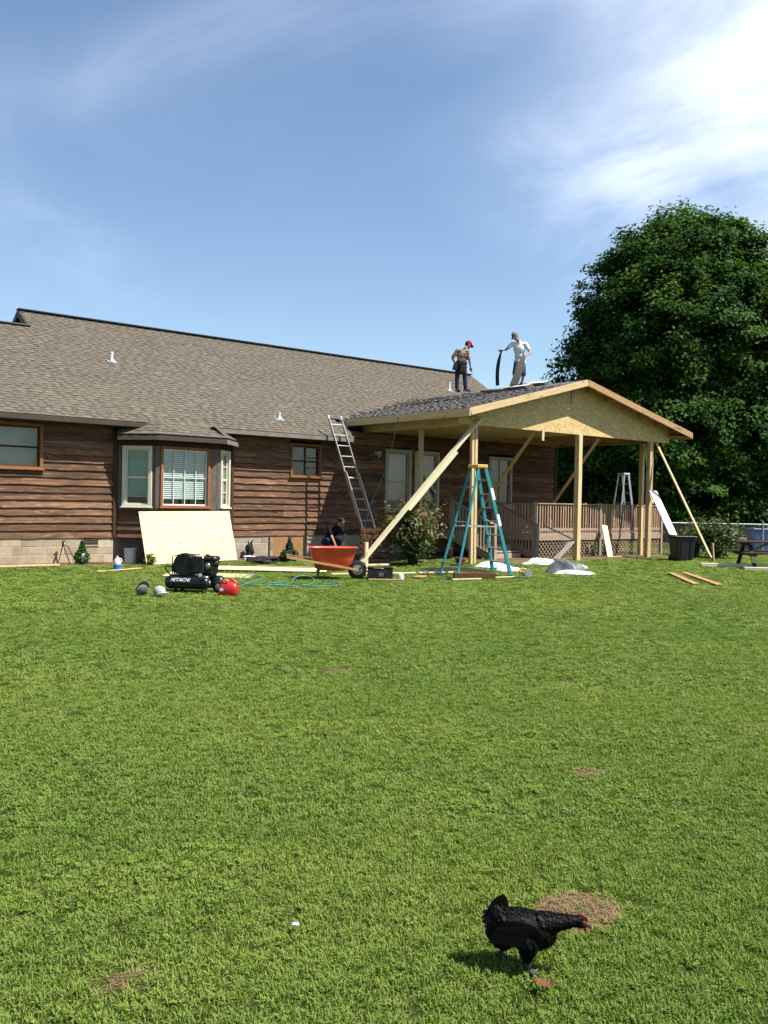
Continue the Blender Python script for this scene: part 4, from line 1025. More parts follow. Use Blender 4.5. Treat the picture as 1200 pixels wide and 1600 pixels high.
bg_ = MB().lathe([(.02, -.05), (.20, -.05), (.225, -.03), (.225, .03), (.20, .05), (.02, .05)], 28, Matrix.Translation((-.12, -.16, .545)) @ Matrix.Rotation(math.pi/2, 4, 'X')).build('belt_guard', 'black_paint', ac, smooth=False)
for k in range(5): MB().tube([(-.12+.20*math.cos(q*math.pi/12)*(1-k*.17), -.215, .545+.20*math.sin(q*math.pi/12)*(1-k*.17)) for q in range(25)], .006, 5).build('guard_wire', 'black_paint', bg_)
MB().box((.10, -.16, .545), (.36, .10, .34), Matrix.Rotation(.0, 3, 'Y')).build('guard_plate', 'black_paint', ac, bevel=.03)
en = MB().box((.29, .03, .50), (.30, .34, .30)).build('engine', 'black_paint', ac, bevel=.03)
MB().box((.36, -.02, .67), (.30, .30, .10)).build('fuel_tank', 'black_plastic', en, bevel=.035)
MB().lathe([(.03, 0), (.04, .01), (.04, .03), (.02, .035)], 12, Matrix.Translation((.30, -.05, .715))).build('fuel_cap', 'black_plastic', en)
MB().lathe([(.02, -.02), (.055, -.02), (.065, .0), (.05, .02)], 18, Matrix.Translation((.34, -.16, .53)) @ Matrix.Rotation(math.pi/2, 4, 'X')).build('recoil_starter', 'steel', en, smooth=True)
MB().lathe([(.05, -.09), (.06, -.08), (.06, .08), (.05, .09)], 14, Matrix.Translation((.44, -.06, .57)) @ RY).build('air_filter', 'black_plastic', en, smooth=True)
for k in range(6): MB().box((.22, .08, .42+k*.032), (.20, .30, .008)).build('cooling_fin', 'steel', en)
pm = MB().box((-.14, .06, .48), (.22, .22, .28)).build('pump', 'black_paint', ac, bevel=.02)
for k in range(7): MB().box((-.14, .06, .53+k*.026), (.26, .27, .009)).build('cooling_fin', 'black_paint', pm)
MB().box((-.05, -.02, .735), (.30, .16, .03)).build('head_cover', 'steel', pm, bevel=.006)
MB().tube([(-.02, -.02, .72), (.02, -.12, .74), (.10, -.14, .70)], .012, 8).build('delivery_pipe', 'steel', pm)
for s in (-1, 1):
    MB().tube([(-.40, s*.16, .33), (-.46, s*.16, .38), (-.52, s*.16, .45), (-.50, s*.16, .50), (-.36, s*.16, .50), (-.33, s*.16, .36)], .016, 8).build('handle', 'black_paint', ac, smooth=True)
    MB().tube([(-.36, s*.19, .34), (-.36, s*.19, .70), (-.20, s*.19, .74)], .012, 8).build('roll_bar', 'black_paint', ac, smooth=True)
    MB().box((-.30, s*.17, .035), (.06, .05, .07)).build('foot', 'black_rubber', ac, bevel=.01)
MB().tube([(.30, -.30, .33), (.42, -.32, .31)], [.03, .028], 12).build('regulator', 'steel', ac, smooth=True)
ga = MB().lathe([(.04, 0), (.042, .02), (.036, .03)], 16, Matrix.Translation((.26, -.30, .36)) @ Matrix.Rotation(math.pi/2, 4, 'X')).build('gauge', 'black_plastic', ac)
MB().lathe([(.036, .030), (.034, .033)], 16, Matrix.Translation((.26, -.30, .36)) @ Matrix.Rotation(math.pi/2, 4, 'X')).build('dial', 'white_plastic', ga)
whl = MB().lathe([(.05, -.045), (.10, -.05), (.125, -.02), (.125, .02), (.10, .05), (.05, .045)], 20, Matrix.Translation((.53, -.02, .126)) @ Matrix.Rotation(math.pi/2, 4, 'X')).build('wheel', 'black_rubber', ac, smooth=True)
MB().lathe([(.02, -.052), (.06, -.048), (.06, .048), (.02, .052)], 14, Matrix.Translation((.53, -.02, .126)) @ Matrix.Rotation(math.pi/2, 4, 'X')).build('rim', 'steel', whl)

# ------------------------------------------------------------------ petrol can
gc = thing('petrol_can', 'red plastic petrol can with yellow spout beside the compressor', 'petrol can', (7.52, -8.22, 0), AX-.1)
m = MB(); n = 20
for (z, rx, ry) in ((.0, .14, .09), (.02, .155, .105), (.13, .158, .108), (.18, .145, .095), (.215, .11, .07), (.23, .07, .045)):
    for k in range(n):
        a = 2*math.pi*k/n; c, s = math.cos(a), math.sin(a); m.v.append((rx*math.copysign(abs(c)**.6, c)+(.02*z/.2), ry*math.copysign(abs(s)**.6, s), z))
m.f = [(i*n+k, i*n+(k+1) % n, (i+1)*n+(k+1) % n, (i+1)*n+k) for i in range(5) for k in range(n)]+[tuple(range(n-1, -1, -1)), tuple(5*n+k for k in range(n))]
m.build('body', 'red_poly', gc, smooth=True)
MB().tube([(-.05, 0, .205), (-.03, 0, .262), (.05, 0, .275), (.12, 0, .235), (.145, 0, .17)], [.02, .019, .019, .02, .022], 10).build('handle', 'red_poly', gc, smooth=True)
sp_ = MB().tube([(-.06, 0, .20), (-.085, 0, .225)], .032, 12).build('cap', 'black_plastic', gc)
MB().tube([(-.085, 0, .225), (-.12, -.01, .245), (-.03, -.06, .262), (.03, -.085, .258)], [.02, .018, .014, .009], 10).build('spout', 'yellow_plastic', gc, smooth=True)
MB().box((-.085, -.103, .115), (.06, .006, .05)).build('caution_label', 'lettering', gc)
# ------------------------------------------------------------------ two caps on the grass
def cap_on_ground(label, loc, rz, m, tilt):
    o = thing('cloth_cap', label, 'cap', loc, rz); T = Matrix.Rotation(tilt, 4, 'Y')
    pr = [(.105, .0), (.107, .03), (.10, .07), (.078, .105), (.045, .125), (.01, .13), (.008, .122), (.04, .117), (.07, .098), (.092, .066), (.10, .03), (.099, .0)]
    MB().lathe(pr, 20, Matrix.Translation((0, 0, .075)) @ T, .9).build('crown', m, o, smooth=True)
    b = MB(); nn = 10
    for i in range(nn+1):
        a = -1.15+2.3*i/nn
        for (r, dz) in ((.10, .004), (.185, -.02)):
            k = r if r < .15 else .10+.085*math.cos(a*1.1)
            q = T @ Vector((k*math.cos(a), .9*k*math.sin(a), .012+dz*(1 if r < .15 else 1)+.0)); b.v += [tuple(q+Vector((0, 0, .075))), tuple(q+Vector((0, 0, .079)))]
    for i in range(nn):
        a = 4*i; c = a+4; b.f += [(a, a+2, c+2, c), (a+1, c+1, c+3, a+3), (a+2, a+3, c+3, c+2), (a, c, c+1, a+1)]
    b.build('brim', m, o, smooth=True); MB().ball((T @ Vector((0, 0, .132)))+Vector((0, 0, .075)), .009, 8, 5).build('button', m, o)
    return o
cap_on_ground('darker grey cap tipped over on the grass, left of two', (6.28, -7.66, .02), AX-.9, 'grey_cloth', -1.25)
cap_on_ground('lighter grey cap tipped over on the grass, next to the compressor', (6.52, -7.78, -.03), AX-.55, 'light_cloth', -.22)

# ------------------------------------------------------------------ foundation clutter
bk = thing('plastic_bucket', 'white plastic bucket in the shade under the bay window', 'bucket', (9.14, -.72, 0))
MB().lathe([(.125, 0), (.13, .01), (.142, .30), (.152, .30), (.152, .315), (.145, .32), (.146, .34), (.155, .342), (.155, .365), (.147, .37), (.14, .37), (.128, .02), (.05, .018)], 24).build('body', 'white_plastic', bk, smooth=False)
MB().tube([(-.155, 0, .33)]+[(.155*math.cos(a), -.05-.09*math.sin(a)*1.0, .33-.17*math.sin(a)) for a in [math.pi-q*math.pi/8 for q in range(9)]], .004, 6).build('handle', 'steel', bk)
jg = thing('water_jug', 'white plastic jug with blue label standing by the garden bed', 'jug', (8.13, -2.32, 0), -.5)
MB().lathe([(.07, 0), (.078, .012), (.078, .16), (.07, .20), (.045, .245), (.022, .262), (.022, .275)], 18).build('body', 'white_plastic', jg, smooth=True)
MB().lathe([(.079, .02), (.0795, .022), (.0795, .118), (.079, .12)], 18).build('blue_label', 'blue_liquid', jg); MB().lathe([(.026, .272), (.026, .295), (.02, .298)], 12).build('cap', 'white_plastic', jg)
MB().tube([(.03, 0, .25), (.085, 0, .235), (.10, 0, .18), (.075, 0, .13)], .013, 8).build('handle', 'white_plastic', jg, smooth=True)
hs = thing('hose_stand', 'rusty two-legged tap stand with a hose against the block foundation', 'tap stand', (7.72, -.20, 0))
for s in (-1, 1): MB().tube([(s*.14, -.05, 0), (s*.05, 0, .30), (0, .02, .46)], .013, 8).build('leg', 'rust', hs)
tp = MB().tube([(0, .02, .40), (0, .02, .52)], .028, 10).build('tap', 'rust', hs); MB().tube([(-.045, 0, .535), (.045, 0, .535)], .012, 8).build('tap_handle', 'rust', tp); MB().tube([(0, .02, .49), (0, -.06, .49), (0, -.085, .45)], .016, 8).build('tap_spout', 'galvanised', tp)
MB().tube([(0, -.085, .46), (.08, -.09, .40), (.15, -.12, .22), (.25, -.2, .06), (.45, -.3, .02), (.8, -.28, .015), (1.1, -.36, .015)], .012, 7).build('hose', 'rust', hs, smooth=True)
cp_ = thing('crumpled_bag', 'crumpled black bag leaning against the foundation blocks', 'bag', (12.75, -.20, 0))
def crumple(name, mt, parent, rx, ry, rz, seed, n=18, m=12, z0=0, am=.28):
    rr = np.random.RandomState(seed); b = MB().ball((0, 0, rz), (rx, ry, rz), n, m); ph = rr.rand(6)*6
    vs = []
    for (x, y, z) in b.v:
        k = 1+am*(math.sin(x/rx*3+ph[0])*math.sin(y/ry*4+ph[1])+.6*math.sin(z/rz*5+ph[2]+x/rx*2)+.5*rr.rand()-.25); vs.append((x*k, y*k, max(.006, rz+(z-rz)*k)+z0))
    b.v = vs; return b.build(name, mt, parent)
crumple('body', 'pot_black', cp_, .12, .09, .21, 3); MB().tube([(.03, 0, .38), (.05, -.02, .46), (.09, -.02, .50)], [.03, .02, .008], 8).build('tied_neck', 'pot_black', cp_); MB().tube([(-.03, 0, .38), (-.06, 0, .48)], [.025, .008], 8).build('tied_neck', 'pot_black', cp_)
tag(crumple('white_rag', 'white_cloth', None, .17, .12, .06, 5), 'white rag dropped by the crumpled black bag', 'rag').location = (12.45, -.72, 0)
tag(crumple('plastic_pile', 'pot_black', None, .30, .20, .09, 6), 'heap of shiny black plastic pots left of the dark sapling', 'plastic pile').location = (12.05, -2.1, 0)
# toolbox
tb_ = thing('toolbox', 'open black toolbox on the grass right of the wheelbarrow', 'toolbox', (11.75, -6.98, 0), AX)
b = MB()
for (c, d) in (((0, 0, .01), (.50, .28, .02)), ((0, -.14, .10), (.50, .015, .2)), ((0, .14, .10), (.50, .015, .2)), ((-.25, 0, .10), (.015, .28, .2)), ((.25, 0, .10), (.015, .28, .2))): b.box(c, d)
b.build('body', 'black_plastic', tb_); MB().box((0, .22, .20), (.52, .20, .03), Matrix.Rotation(-.5, 3, 'X')).build('lid', 'black_plastic', tb_, bevel=.008)
MB().box((.02, -.152, .11), (.10, .012, .07)).build('latch', 'grey_tarp', tb_, bevel=.004); MB().tube([(-.10, -.155, .17), (-.08, -.185, .17), (.12, -.185, .17), (.14, -.155, .17)], .01, 6).build('handle', 'black_plastic', tb_)
tag(MB().lathe([(.055, 0), (.06, .01), (.06, .13), (.05, .145), (.03, .15)], 16).build('white_tin', 'white_plastic', smooth=True), 'small white tin at the right end of the toolbox', 'tin').location = (11.93, -7.42, 0)
# circular saw
sw = thing('circular_saw', 'yellow circular saw resting on the grass right of the teal ladder', 'saw', (14.78, -8.2, .0), AX+.25)
MB().box((0, 0, .012), (.30, .17, .008)).build('base_plate', 'steel', sw); MB().lathe([(.02, -.09), (.05, -.09), (.055, .05), (.03, .08)], 14, Matrix.Translation((-.02, .02, .11)) @ Matrix.Rotation(math.pi/2, 4, 'X')).build('motor', 'yellow_plastic', sw, smooth=True)
MB().lathe([(.02, -.008), (.088, -.018), (.093, 0), (.088, .018), (.02, .02)], 22, Matrix.Translation((.04, -.07, .12)) @ Matrix.Rotation(math.pi/2, 4, 'X')).build('blade_guard', 'galvanised', sw)
MB().tube([(-.10, 0, .07), (-.14, 0, .15), (-.08, 0, .22), (.02, 0, .20), (.05, 0, .14)], [.02, .022, .02, .018, .02], 10).build('handle', 'yellow_plastic', sw, smooth=True)
MB().tube([(-.13, 0, .06), (-.22, .03, .03), (-.30, .10, .015), (-.22, .2, .012)], .006, 6).build('power_cord', 'black_rubber', sw); MB().tube([(.12, .03, .10), (.16, .03, .14)], .014, 8).build('front_knob', 'black_plastic', sw)
nt = thing('nail_gun', 'small dark nail gun lying on the grass before the timber offcut', 'nail gun', (12.95, -7.75, .0), .3)
MB().box((0, 0, .05), (.17, .05, .06)).build('body', 'black_plastic', nt, bevel=.012); MB().box((.04, 0, .025), (.05, .045, .05), Matrix.Rotation(.4, 3, 'Y')).build('grip', 'black_rubber', nt, bevel=.01); MB().box((-.11, 0, .04), (.07, .03, .03)).build('nose', 'steel', nt)
# cloths and tarp
def drape(name, label, loc, w, d, h, m, seed, rz=0, cat='tarp'):
    rr = np.random.RandomState(seed); n = 26; k = 18; vs = []; ph = rr.rand(8)*6
    for i in range(n+1):
        for j in range(k+1):
            x, y = (i/n-.5), (j/k-.5); e = (1-(2*abs(x))**3)*(1-(2*abs(y))**3)
            z = h*e*(.55+.45*abs(math.sin(x*4+ph[0]+y*3)))+h*.12*e*abs(math.sin(x*17+ph[2]+y*11))+h*.14*e*abs(math.sin(y*23-x*9+ph[6]))+.014*rr.rand()+.006
            vs.append((x*w*(1+.15*math.sin(y*9+ph[3]))+.05*math.sin(y*14+ph[4]), y*d*(1+.2*math.sin(x*8+ph[5])), max(.006, z)))
    fs = [(i*(k+1)+j, (i+1)*(k+1)+j, (i+1)*(k+1)+j+1, i*(k+1)+j+1) for i in range(n) for j in range(k)]
    o = MB().add(vs, fs).build(name, m, None, smooth=True); o.location = loc; o.rotation_euler = (0, 0, rz); return tag(o, label, cat)
drape('grey_tarp', 'humped grey tarp on the grass in front of the middle post', (16.85, -7.6, 0), .85, .62, .28, 'grey_tarp', 1, AX)
drape('white_sheet', 'white plastic sheet bunched along the front edge of the grey tarp', (16.72, -7.95, 0), .85, .26, .08, 'white_cloth', 2, AX, 'sheet')
drape('white_sheet', 'white sheet trailing behind the grey tarp to the right', (18.3, -6.55, 0), .75, .42, .12, 'white_cloth', 3, AX, 'sheet')
drape('white_sheet', 'white sheet heaped at the foot of the stairs', (18.6, -5.35, 0), .85, .42, .15, 'white_cloth', 4, AX, 'sheet')
drape('white_sheet', 'white sheet on the ground beside the left porch posts', (16.6, -5.5, 0), .75, .4, .12, 'white_cloth', 5, AX, 'sheet')
drape('white_sheet', 'small white scrap under the right legs of the teal ladder', (16.0, -6.6, 0), .5, .3, .10, 'white_cloth', 6, AX, 'sheet')
drape('black_sheet', 'black plastic sheet flat on the grass behind the teal ladder', (14.9, -5.85, 0), 1.5, .7, .05, 'pot_black', 7, AX, 'sheet')
pot = thing('flower_pot', 'red clay pot half hidden right of the green shrub', 'pot', (16.2, -4.75, 0)); MB().lathe([(.09, 0), (.13, .17), (.15, .17), (.15, .215), (.13, .215), (.115, .17), (.04, .15)], 18).build('body', 'terracotta', pot); MB().lathe([(.02, .17), (.118, .175), (.05, .19)], 14).build('soil', 'bed_soil', pot)
# slatted crate
cr_ = thing('slatted_crate', 'brown slatted wooden crate between the ladder and the shrub', 'crate', (14.72, -3.12, 0), AX+.1)
for k in range(6):
    for (s) in (-1, 1): beam('slat', (-.36, s*.27, .09+k*.15), (.36, s*.27, .09+k*.15), .02, .085, 'crate_wood', cr_, world=False)
    for (s) in (-1, 1): beam('slat', (s*.37, -.26, .09+k*.15), (s*.37, .26, .09+k*.15), .02, .085, 'crate_wood', cr_, world=False)
for x in (-.33, 0, .33):
    for y in (-.24, .24): beam('corner_stud', (x, y, 0), (x, y, .93), .045, .045, 'crate_wood', cr_, (0, 1, 0), world=False)
# hoses
def hose(label, pts, r=.009, m='teal_hose'):
    P = []; pts = [Vector(p) for p in pts]; n = len(pts)
    for i in range(n-1):
        p0, p1, p2, p3 = pts[max(i-1, 0)], pts[i], pts[i+1], pts[min(i+2, n-1)]
        for k in range(6):
            t = k/6; P.append(.5*((2*p1)+(p2-p0)*t+(2*p0-5*p1+4*p2-p3)*t*t+(3*p1-p0-3*p2+p3)*t**3))
    P.append(pts[-1]); return tag(MB().tube(P, r, 7).build('air_hose', m, smooth=True), label, 'hose')
loop = []
for k in range(34):
    a = k*.62; c = Vector((8.75+.055*k*.7, -6.75-.028*k, 0)); loop.append((c.x+.34*math.cos(a), c.y+.26*math.sin(a), .03+.14*max(0, math.sin(a*.5+1))**3))
hose('teal air hose in loose coils on the grass right of the petrol can', [(7.7, -7.25, .25), (7.95, -7.4, .05)]+loop)
hose('teal air hose hanging from the porch eave past the aluminium ladder', [(16.35, -2.25, 4.07), (16.2, -2.2, 4.0), (16.17, -2.2, 3.8), (16.0, -2.0, 2.6), (15.6, -1.8, 1.5), (15.2, -1.9, .45), (14.9, -2.0, .08), (14.4, -2.6, .03), (14.0, -3.2, .03)])
# roof clutter on the porch
def onroof(u, v): return Vector((u, v, porch_z(u)+.02))
for i, (u, v, lb) in enumerate(((20.2, -2.95, 'white-wrapped shingle bundle lying left of the second roofer'), (20.75, -3.1, 'white-wrapped shingle bundle lying nearest the roof peak'), (20.05, -2.2, 'open shingle bundle behind the second roofer'))):
    s = thing('shingle_bundle', lb, 'bundle', onroof(u, v), .2*i); s.rotation_euler = (0, -.246, .15*i)
    for k in range(3): MB().box((rnd.uniform(-.02, .02), 0, .014+k*.026), (.33, .95-.04*k, .022)).build('shingle_layer', 'shingle_strip', s)
    if i < 2: MB().box((0, -.1, .082), (.345, .6, .008)).build('wrapper', 'white_cloth', s)
s = thing('roof_bracket', 'dark metal roof jack lying beside the shingle bundles', 'roof jack', onroof(20.5, -2.6)); s.rotation_euler = (0, -.246, -.5)
MB().box((0, 0, .10), (.05, 1.0, .02), Matrix.Rotation(.07, 3, 'X')).build('arm', 'black_paint', s); MB().box((0, -.45, .06), (.05, .03, .12)).build('foot', 'black_paint', s); MB().box((0, .35, .06), (.05, .03, .14)).build('foot', 'black_paint', s)
for i, (u, v, rz) in enumerate(((19.0, -1.0, .3), (19.5, -1.9, 1.0), (18.7, -.2, .1))):
    o = MB().box((0, 0, .02), (.30, .9, .008)).build('loose_shingle', 'shingle_back'); o.location = onroof(u, v)+Vector((0, 0, .02)); o.rotation_euler = (.02, -.2, rz)
    tag(o, ['loose dark shingle on the porch roof, lowest but one', 'loose dark shingle on the porch roof behind the second roofer', 'loose dark shingle on the porch roof nearest the valley'][i], 'shingle')
tag(crumple('foil_scrap', 'foil', None, .014, .010, .008, 9, 10, 7), 'tiny shiny scrap of foil in the near lawn', 'litter').location = (1.88, -18.6, .035)
dl_ = MB(); 
for i in range(7):
    x = -.032+.064*i/6; w = .017*math.sin(math.pi*(i+.35)/6.9)*(1+.25*(i % 2)); dl_.v += [(x, -w, .004*math.sin(i*1.4)+.006), (x, 0, 0), (x, w, .007*math.cos(i)+.004)]
dl_.f = [(3*i+k, 3*i+3+k, 3*i+4+k, 3*i+1+k) for i in range(6) for k in (0, 1)]
o = dl_.build('fallen_leaf', 'dry_leaf'); o.location = (2.30, -19.42, .038); o.rotation_euler = (.2, .15, -.7); o.modifiers.new('t', 'SOLIDIFY').thickness = .0015; tag(o, 'curled reddish-brown leaf on the grass below the hen', 'leaf')
# ------------------------------------------------------------------ people
fh = Vector((math.sin(YAW), math.cos(YAW), 0))
def I(a, t, z): return r0*a-fh*t+Vector((0, 0, z))       # right of view, towards the viewer, up
def hand(m, w, d, side, curl=.5):
    """palm, four unequal bent fingers and a thumb leaving the side of the palm"""
    d = Vector(d).normalized(); s = Vector(side); s = (s-d*s.dot(d)).normalized(); n = d.cross(s); M = Matrix((d, s, n)).transposed()
    w = Vector(w); c = w+d*.05; m.ball(c, (.055, .042, .018), 10, 7, M); m.cap(w-d*.02, c, .024, .024, 8)
    for k, L in enumerate((.072, .082, .076, .058)):
        b = c+d*.04+s*(-.030+.020*k); j = b+d*L*.5+n*L*.5*curl*.5; e = j+(d*(1-curl)+n*curl).normalized()*L*.5; m.cap(b, j, .0095, .009, 6); m.cap(j, e, .009, .0075, 6)
    b = c-d*.02-s*.034; j = b-s*.024+d*.03; m.cap(b, j, .012, .010, 6); m.cap(j, j+d*.032+n*.014*curl, .010, .008, 6)
def person(label, loc, J, look, wear, hands):
    o = thing('person', label, 'person', loc); g = {k: I(*v) for k, v in J.items()}; b = MB()
    hd, nk, ch, pv = g['head'], g['neck'], g['chest'], g['pelvis']; look = I(*look).normalized(); upv = (hd-nk).normalized(); sd = look.cross(upv).normalized(); upv = sd.cross(look); H = Matrix((look, sd, upv)).transposed()
    b.ball(hd, (.098, .076, .118), 16, 12, H); b.ball(hd+look*.03-upv*.055, (.066, .058, .066), 12, 9, H); b.cap(nk-(hd-nk)*.2, hd-upv*.05, .058, .052)
    b.cap(hd+look*.088+upv*.012, hd+look*.108-upv*.022, .011, .015, 8); b.ball(hd+look*.085-upv*.062, (.016, .028, .010), 8, 6, H); b.ball(hd+look*.075-upv*.098, (.026, .030, .02), 8, 6, H)
    for s in (-1, 1): b.ball(hd+sd*s*.078-upv*.01, (.026, .013, .034), 8, 6, H)
    ax = (g['shR']-g['shL']).normalized(); tw = (nk-pv).normalized(); fr = ax.cross(tw); T = Matrix((ax, fr, tw)).transposed()
    def torso(m, k):
        m.ball(ch, (.175+k, .115+k, .20), 14, 10, T); m.ball(ch.lerp(pv, .55), (.150+k, .105+k, .17), 14, 10, T); m.ball(pv, (.165+k, .115+k, .13), 14, 10, T)
        m.cap(g['shL'], g['shR'], .062+k, .062+k); m.cap(ch, nk, .11+k, .062+k*.5)
    torso(b, -.02)
    for s in 'LR':
        b.cap(g['sh'+s], g['el'+s], .050, .040); b.cap(g['el'+s], g['wr'+s], .041, .027); b.cap(g['hip'+s], g['kn'+s], .082, .056); b.cap(g['kn'+s], g['an'+s], .056, .036)
        hand(b, g['wr'+s], I(*hands[s][0]), I(*hands[s][1]), hands[s][2]); toe = I(*J['toe'+s]); b.cap(g['an'+s]-Vector((0, 0, .03)), g['an'+s]+toe*.16-Vector((0, 0, .045)), .036, .030)
    fuse('body', b, 'skin', o, .0085, 4)
    m = MB(); torso(m, .012); sl = wear.get('sleeve', .85)
    for s in 'LR': m.cap(g['sh'+s], g['sh'+s].lerp(g['el'+s], sl), .070, .066)
    if wear.get('tail'): m.ball(pv-tw*.02, (.195, .145, .17), 14, 10, T)
    fuse('shirt', m, wear['shirt'], o, .014, 5)
    m = MB(); m.ball(pv-tw*.02, (.178, .128, .15), 14, 10, T); lg = wear['leg']
    for s in 'LR':
        kn = g['kn'+s]
        if lg < 1: m.cap(g['hip'+s], g['hip'+s].lerp(kn, .92), .100, .094)
        else: m.cap(g['hip'+s], kn, .098, .076); m.cap(kn, g['an'+s]+Vector((0, 0, .02)), .075, .066)
    fuse('trousers' if lg >= 1 else 'shorts', m, wear['pants'], o, .014, 5)
    for s in 'LR':
        m = MB(); toe = I(*J['toe'+s]); a = g['an'+s]; m.cap(a-Vector((0, 0, .02)), a-Vector((0, 0, .045))-toe*.03, .050, .042); m.cap(a-Vector((0, 0, .045)), a+toe*.17-Vector((0, 0, .055)), .046, .040); m.box(a+toe*.065-Vector((0, 0, .09)), (.27, .085, .03), frame(toe))
        fuse('shoe', m, wear['shoe'], o, .010, 3)
        if wear.get('sock'): m = MB(); m.tube([a, a+(g['kn'+s]-a)*.28], [.044, .050], 12); m.build('sock', wear['sock'], o, smooth=True)
        e = MB().ball(hd+look*.086+sd*.030*(1 if s == 'L' else -1)+upv*.014, .012, 8, 6); e.build('eye', 'eye', o)
    m = MB().ball(hd-look*.020+upv*.022, (.102, .086, .110), 14, 10, H); m.build('hair', 'hair_dark', o, smooth=True)
    if wear.get('cap'):
        m = MB(); n = 18; C0 = hd+upv*.035; pr = [(1.0, 0), (1.0, .03), (.9, .068), (.66, .10), (.34, .118), (.06, .122)]
        for (k, z) in pr:
            for q in range(n): a = 2*math.pi*q/n; m.v.append(tuple(C0+look*.110*k*math.cos(a)+sd*.092*k*math.sin(a)+upv*z))
        m.f = [(i*n+q, i*n+(q+1) % n, (i+1)*n+(q+1) % n, (i+1)*n+q) for i in range(5) for q in range(n)]+[tuple(range(n-1, -1, -1)), tuple(5*n+q for q in range(n))]
        c_ = m.build('cap', wear['cap'], o, smooth=True); m = MB()
        for i in range(9):
            a = -1.1+2.2*i/8
            for (k, z) in ((.106, .008), (.106+.085*math.cos(a*.9), -.012-.02*abs(math.sin(a)))): P = C0+look*k*math.cos(a)*(1.02)+sd*k*.87*math.sin(a)+upv*z; m.v += [tuple(P), tuple(P+upv*.007)]
        for i in range(8): a = 4*i; c = a+4; m.f += [(a, a+2, c+2, c), (a+1, c+1, c+3, a+3), (a+2, a+3, c+3, c+2), (a, c, c+1, a+1)]
        m.build('brim', wear['cap'], c_, smooth=True)
    return o, g, T, pv, ax, fr, tw
m1 = Vector((20.62, -.10, porch_z(20.66)+.10))
o, g, T, pv, ax, fr, tw = person('roofer in red cap, tan camouflage shirt and jeans standing on the porch roof', m1,
  dict(head=(.21, -.10, 1.52), neck=(.10, -.04, 1.37), chest=(.02, 0, 1.16), pelvis=(-.03, .02, .84), shL=(-.15, -.02, 1.30), shR=(.18, .02, 1.27), elL=(-.31, .02, 1.06), wrL=(-.20, -.10, .90), elR=(.24, .05, 1.00), wrR=(.29, -.06, .80),
       hipL=(-.12, .0, .80), hipR=(.07, .02, .80), knL=(-.14, -.02, .45), knR=(.11, -.02, .46), anL=(-.14, .02, .09), anR=(.13, .05, .10), toeL=(.45, -.8, -.0), toeR=(.8, -.5, .0)),
  (.85, -.25, -.45), dict(shirt='camo_shirt', pants='dark_denim', leg=1, shoe='leather', cap='red_cap', sleeve=.8), dict(L=((.5, -.3, -.2), (0, 0, 1), .5), R=((.3, -.1, -.9), (.7, .3, 0), .45)))
m = MB(); m.lathe([(.185, -.04), (.192, -.02), (.192, .03), (.185, .05)], 18, Matrix.Translation(pv+tw*.06) @ T.to_4x4(), .78); bl = m.build('tool_belt', 'leather', o)
for (a, b_, c, w) in ((-.16, .10, -.10, .15), (.12, .14, -.16, .20), (.05, -.13, -.10, .15)):
    m = MB(); m.box(pv+ax*a+fr*b_+tw*c, (w, .08, .22), T, (.9, .9)); m.build('pouch', 'leather', bl, bevel=.02)
m = MB(); q = pv+ax*.18+fr*.12-tw*.10; m.tube([q, q-tw*.24], .012, 8); m.box(q+tw*.02, (.11, .03, .03), T); m.build('hammer', 'crate_wood', bl)
m2 = Vector((21.30, -1.93, porch_z(21.30)+.10))
o, g, T, pv, ax, fr, tw = person('roofer in grey cap, white T-shirt and denim shorts bending over on the porch ridge', m2,
  dict(head=(-.13, .16, 1.60), neck=(.0, .06, 1.46), chest=(.02, .0, 1.24), pelvis=(.06, -.08, .86), shR=(-.22, .04, 1.38), shL=(.22, .02, 1.40), elR=(-.40, .14, 1.20), wrR=(-.50, .20, 1.17), elL=(.35, .06, 1.14), wrL=(.17, .24, .98),
       hipL=(.14, -.06, .80), hipR=(-.04, -.04, .80), knL=(.17, .0, .44), knR=(-.10, .04, .44), anL=(.12, -.06, .09), anR=(-.10, -.02, .09), toeL=(.1, .9, 0), toeR=(-.5, .8, 0)),
  (-.35, .75, -.60), dict(shirt='white_shirt', pants='denim', leg=.9, shoe='white_plastic', cap='grey_cap', sock='black_shirt', tail=True, sleeve=.60), dict(R=((-.9, .2, -.2), (0, .4, .8), .6), L=((-.6, .4, -.5), (.3, .5, .5), .6)))
def strip(label, top, bot, w, bow, mt, face):
    top, bot = Vector(top), Vector(bot); s = MB(); n = 10; f = Vector(face).normalized(); d = (bot-top).normalized(); sd = (f.cross(d)).normalized()
    for i in range(n+1):
        t_ = i/n; c = top.lerp(bot, t_)+f*bow*math.sin(t_*math.pi)*1.0; ww = w*(.35+.65*min(1, t_*3))
        for q in (-.5, .5):
            for e in (0, .006): s.v.append(tuple(c+sd*ww*q+f*e))
    for i in range(n): a = 4*i; c = a+4; s.f += [(a, a+2, c+2, c), (a+1, c+1, c+3, a+3), (a, c, c+1, a+1), (a+2, a+3, c+3, c+2)]
    s.f += [(0, 1, 3, 2), (4*n, 4*n+2, 4*n+3, 4*n+1)]
    return tag(s.build('shingle_strip', mt, smooth=False), label, 'shingle strip')
strip('dark shingle strip dangling from the right hand of the roofer in white', m2+I(-.56, .24, 1.16), m2+I(-.66, .24, .06), .17, .07, 'shingle_back', I(-.8, .5, 0))
strip('brown shingle strip held against the legs of the roofer in white', m2+I(.13, .32, 1.0), m2+I(-.20, .34, .02), .26, .03, 'shingle_strip', I(.45, .9, .2))
m3 = Vector((14.92, -1.15, .04))
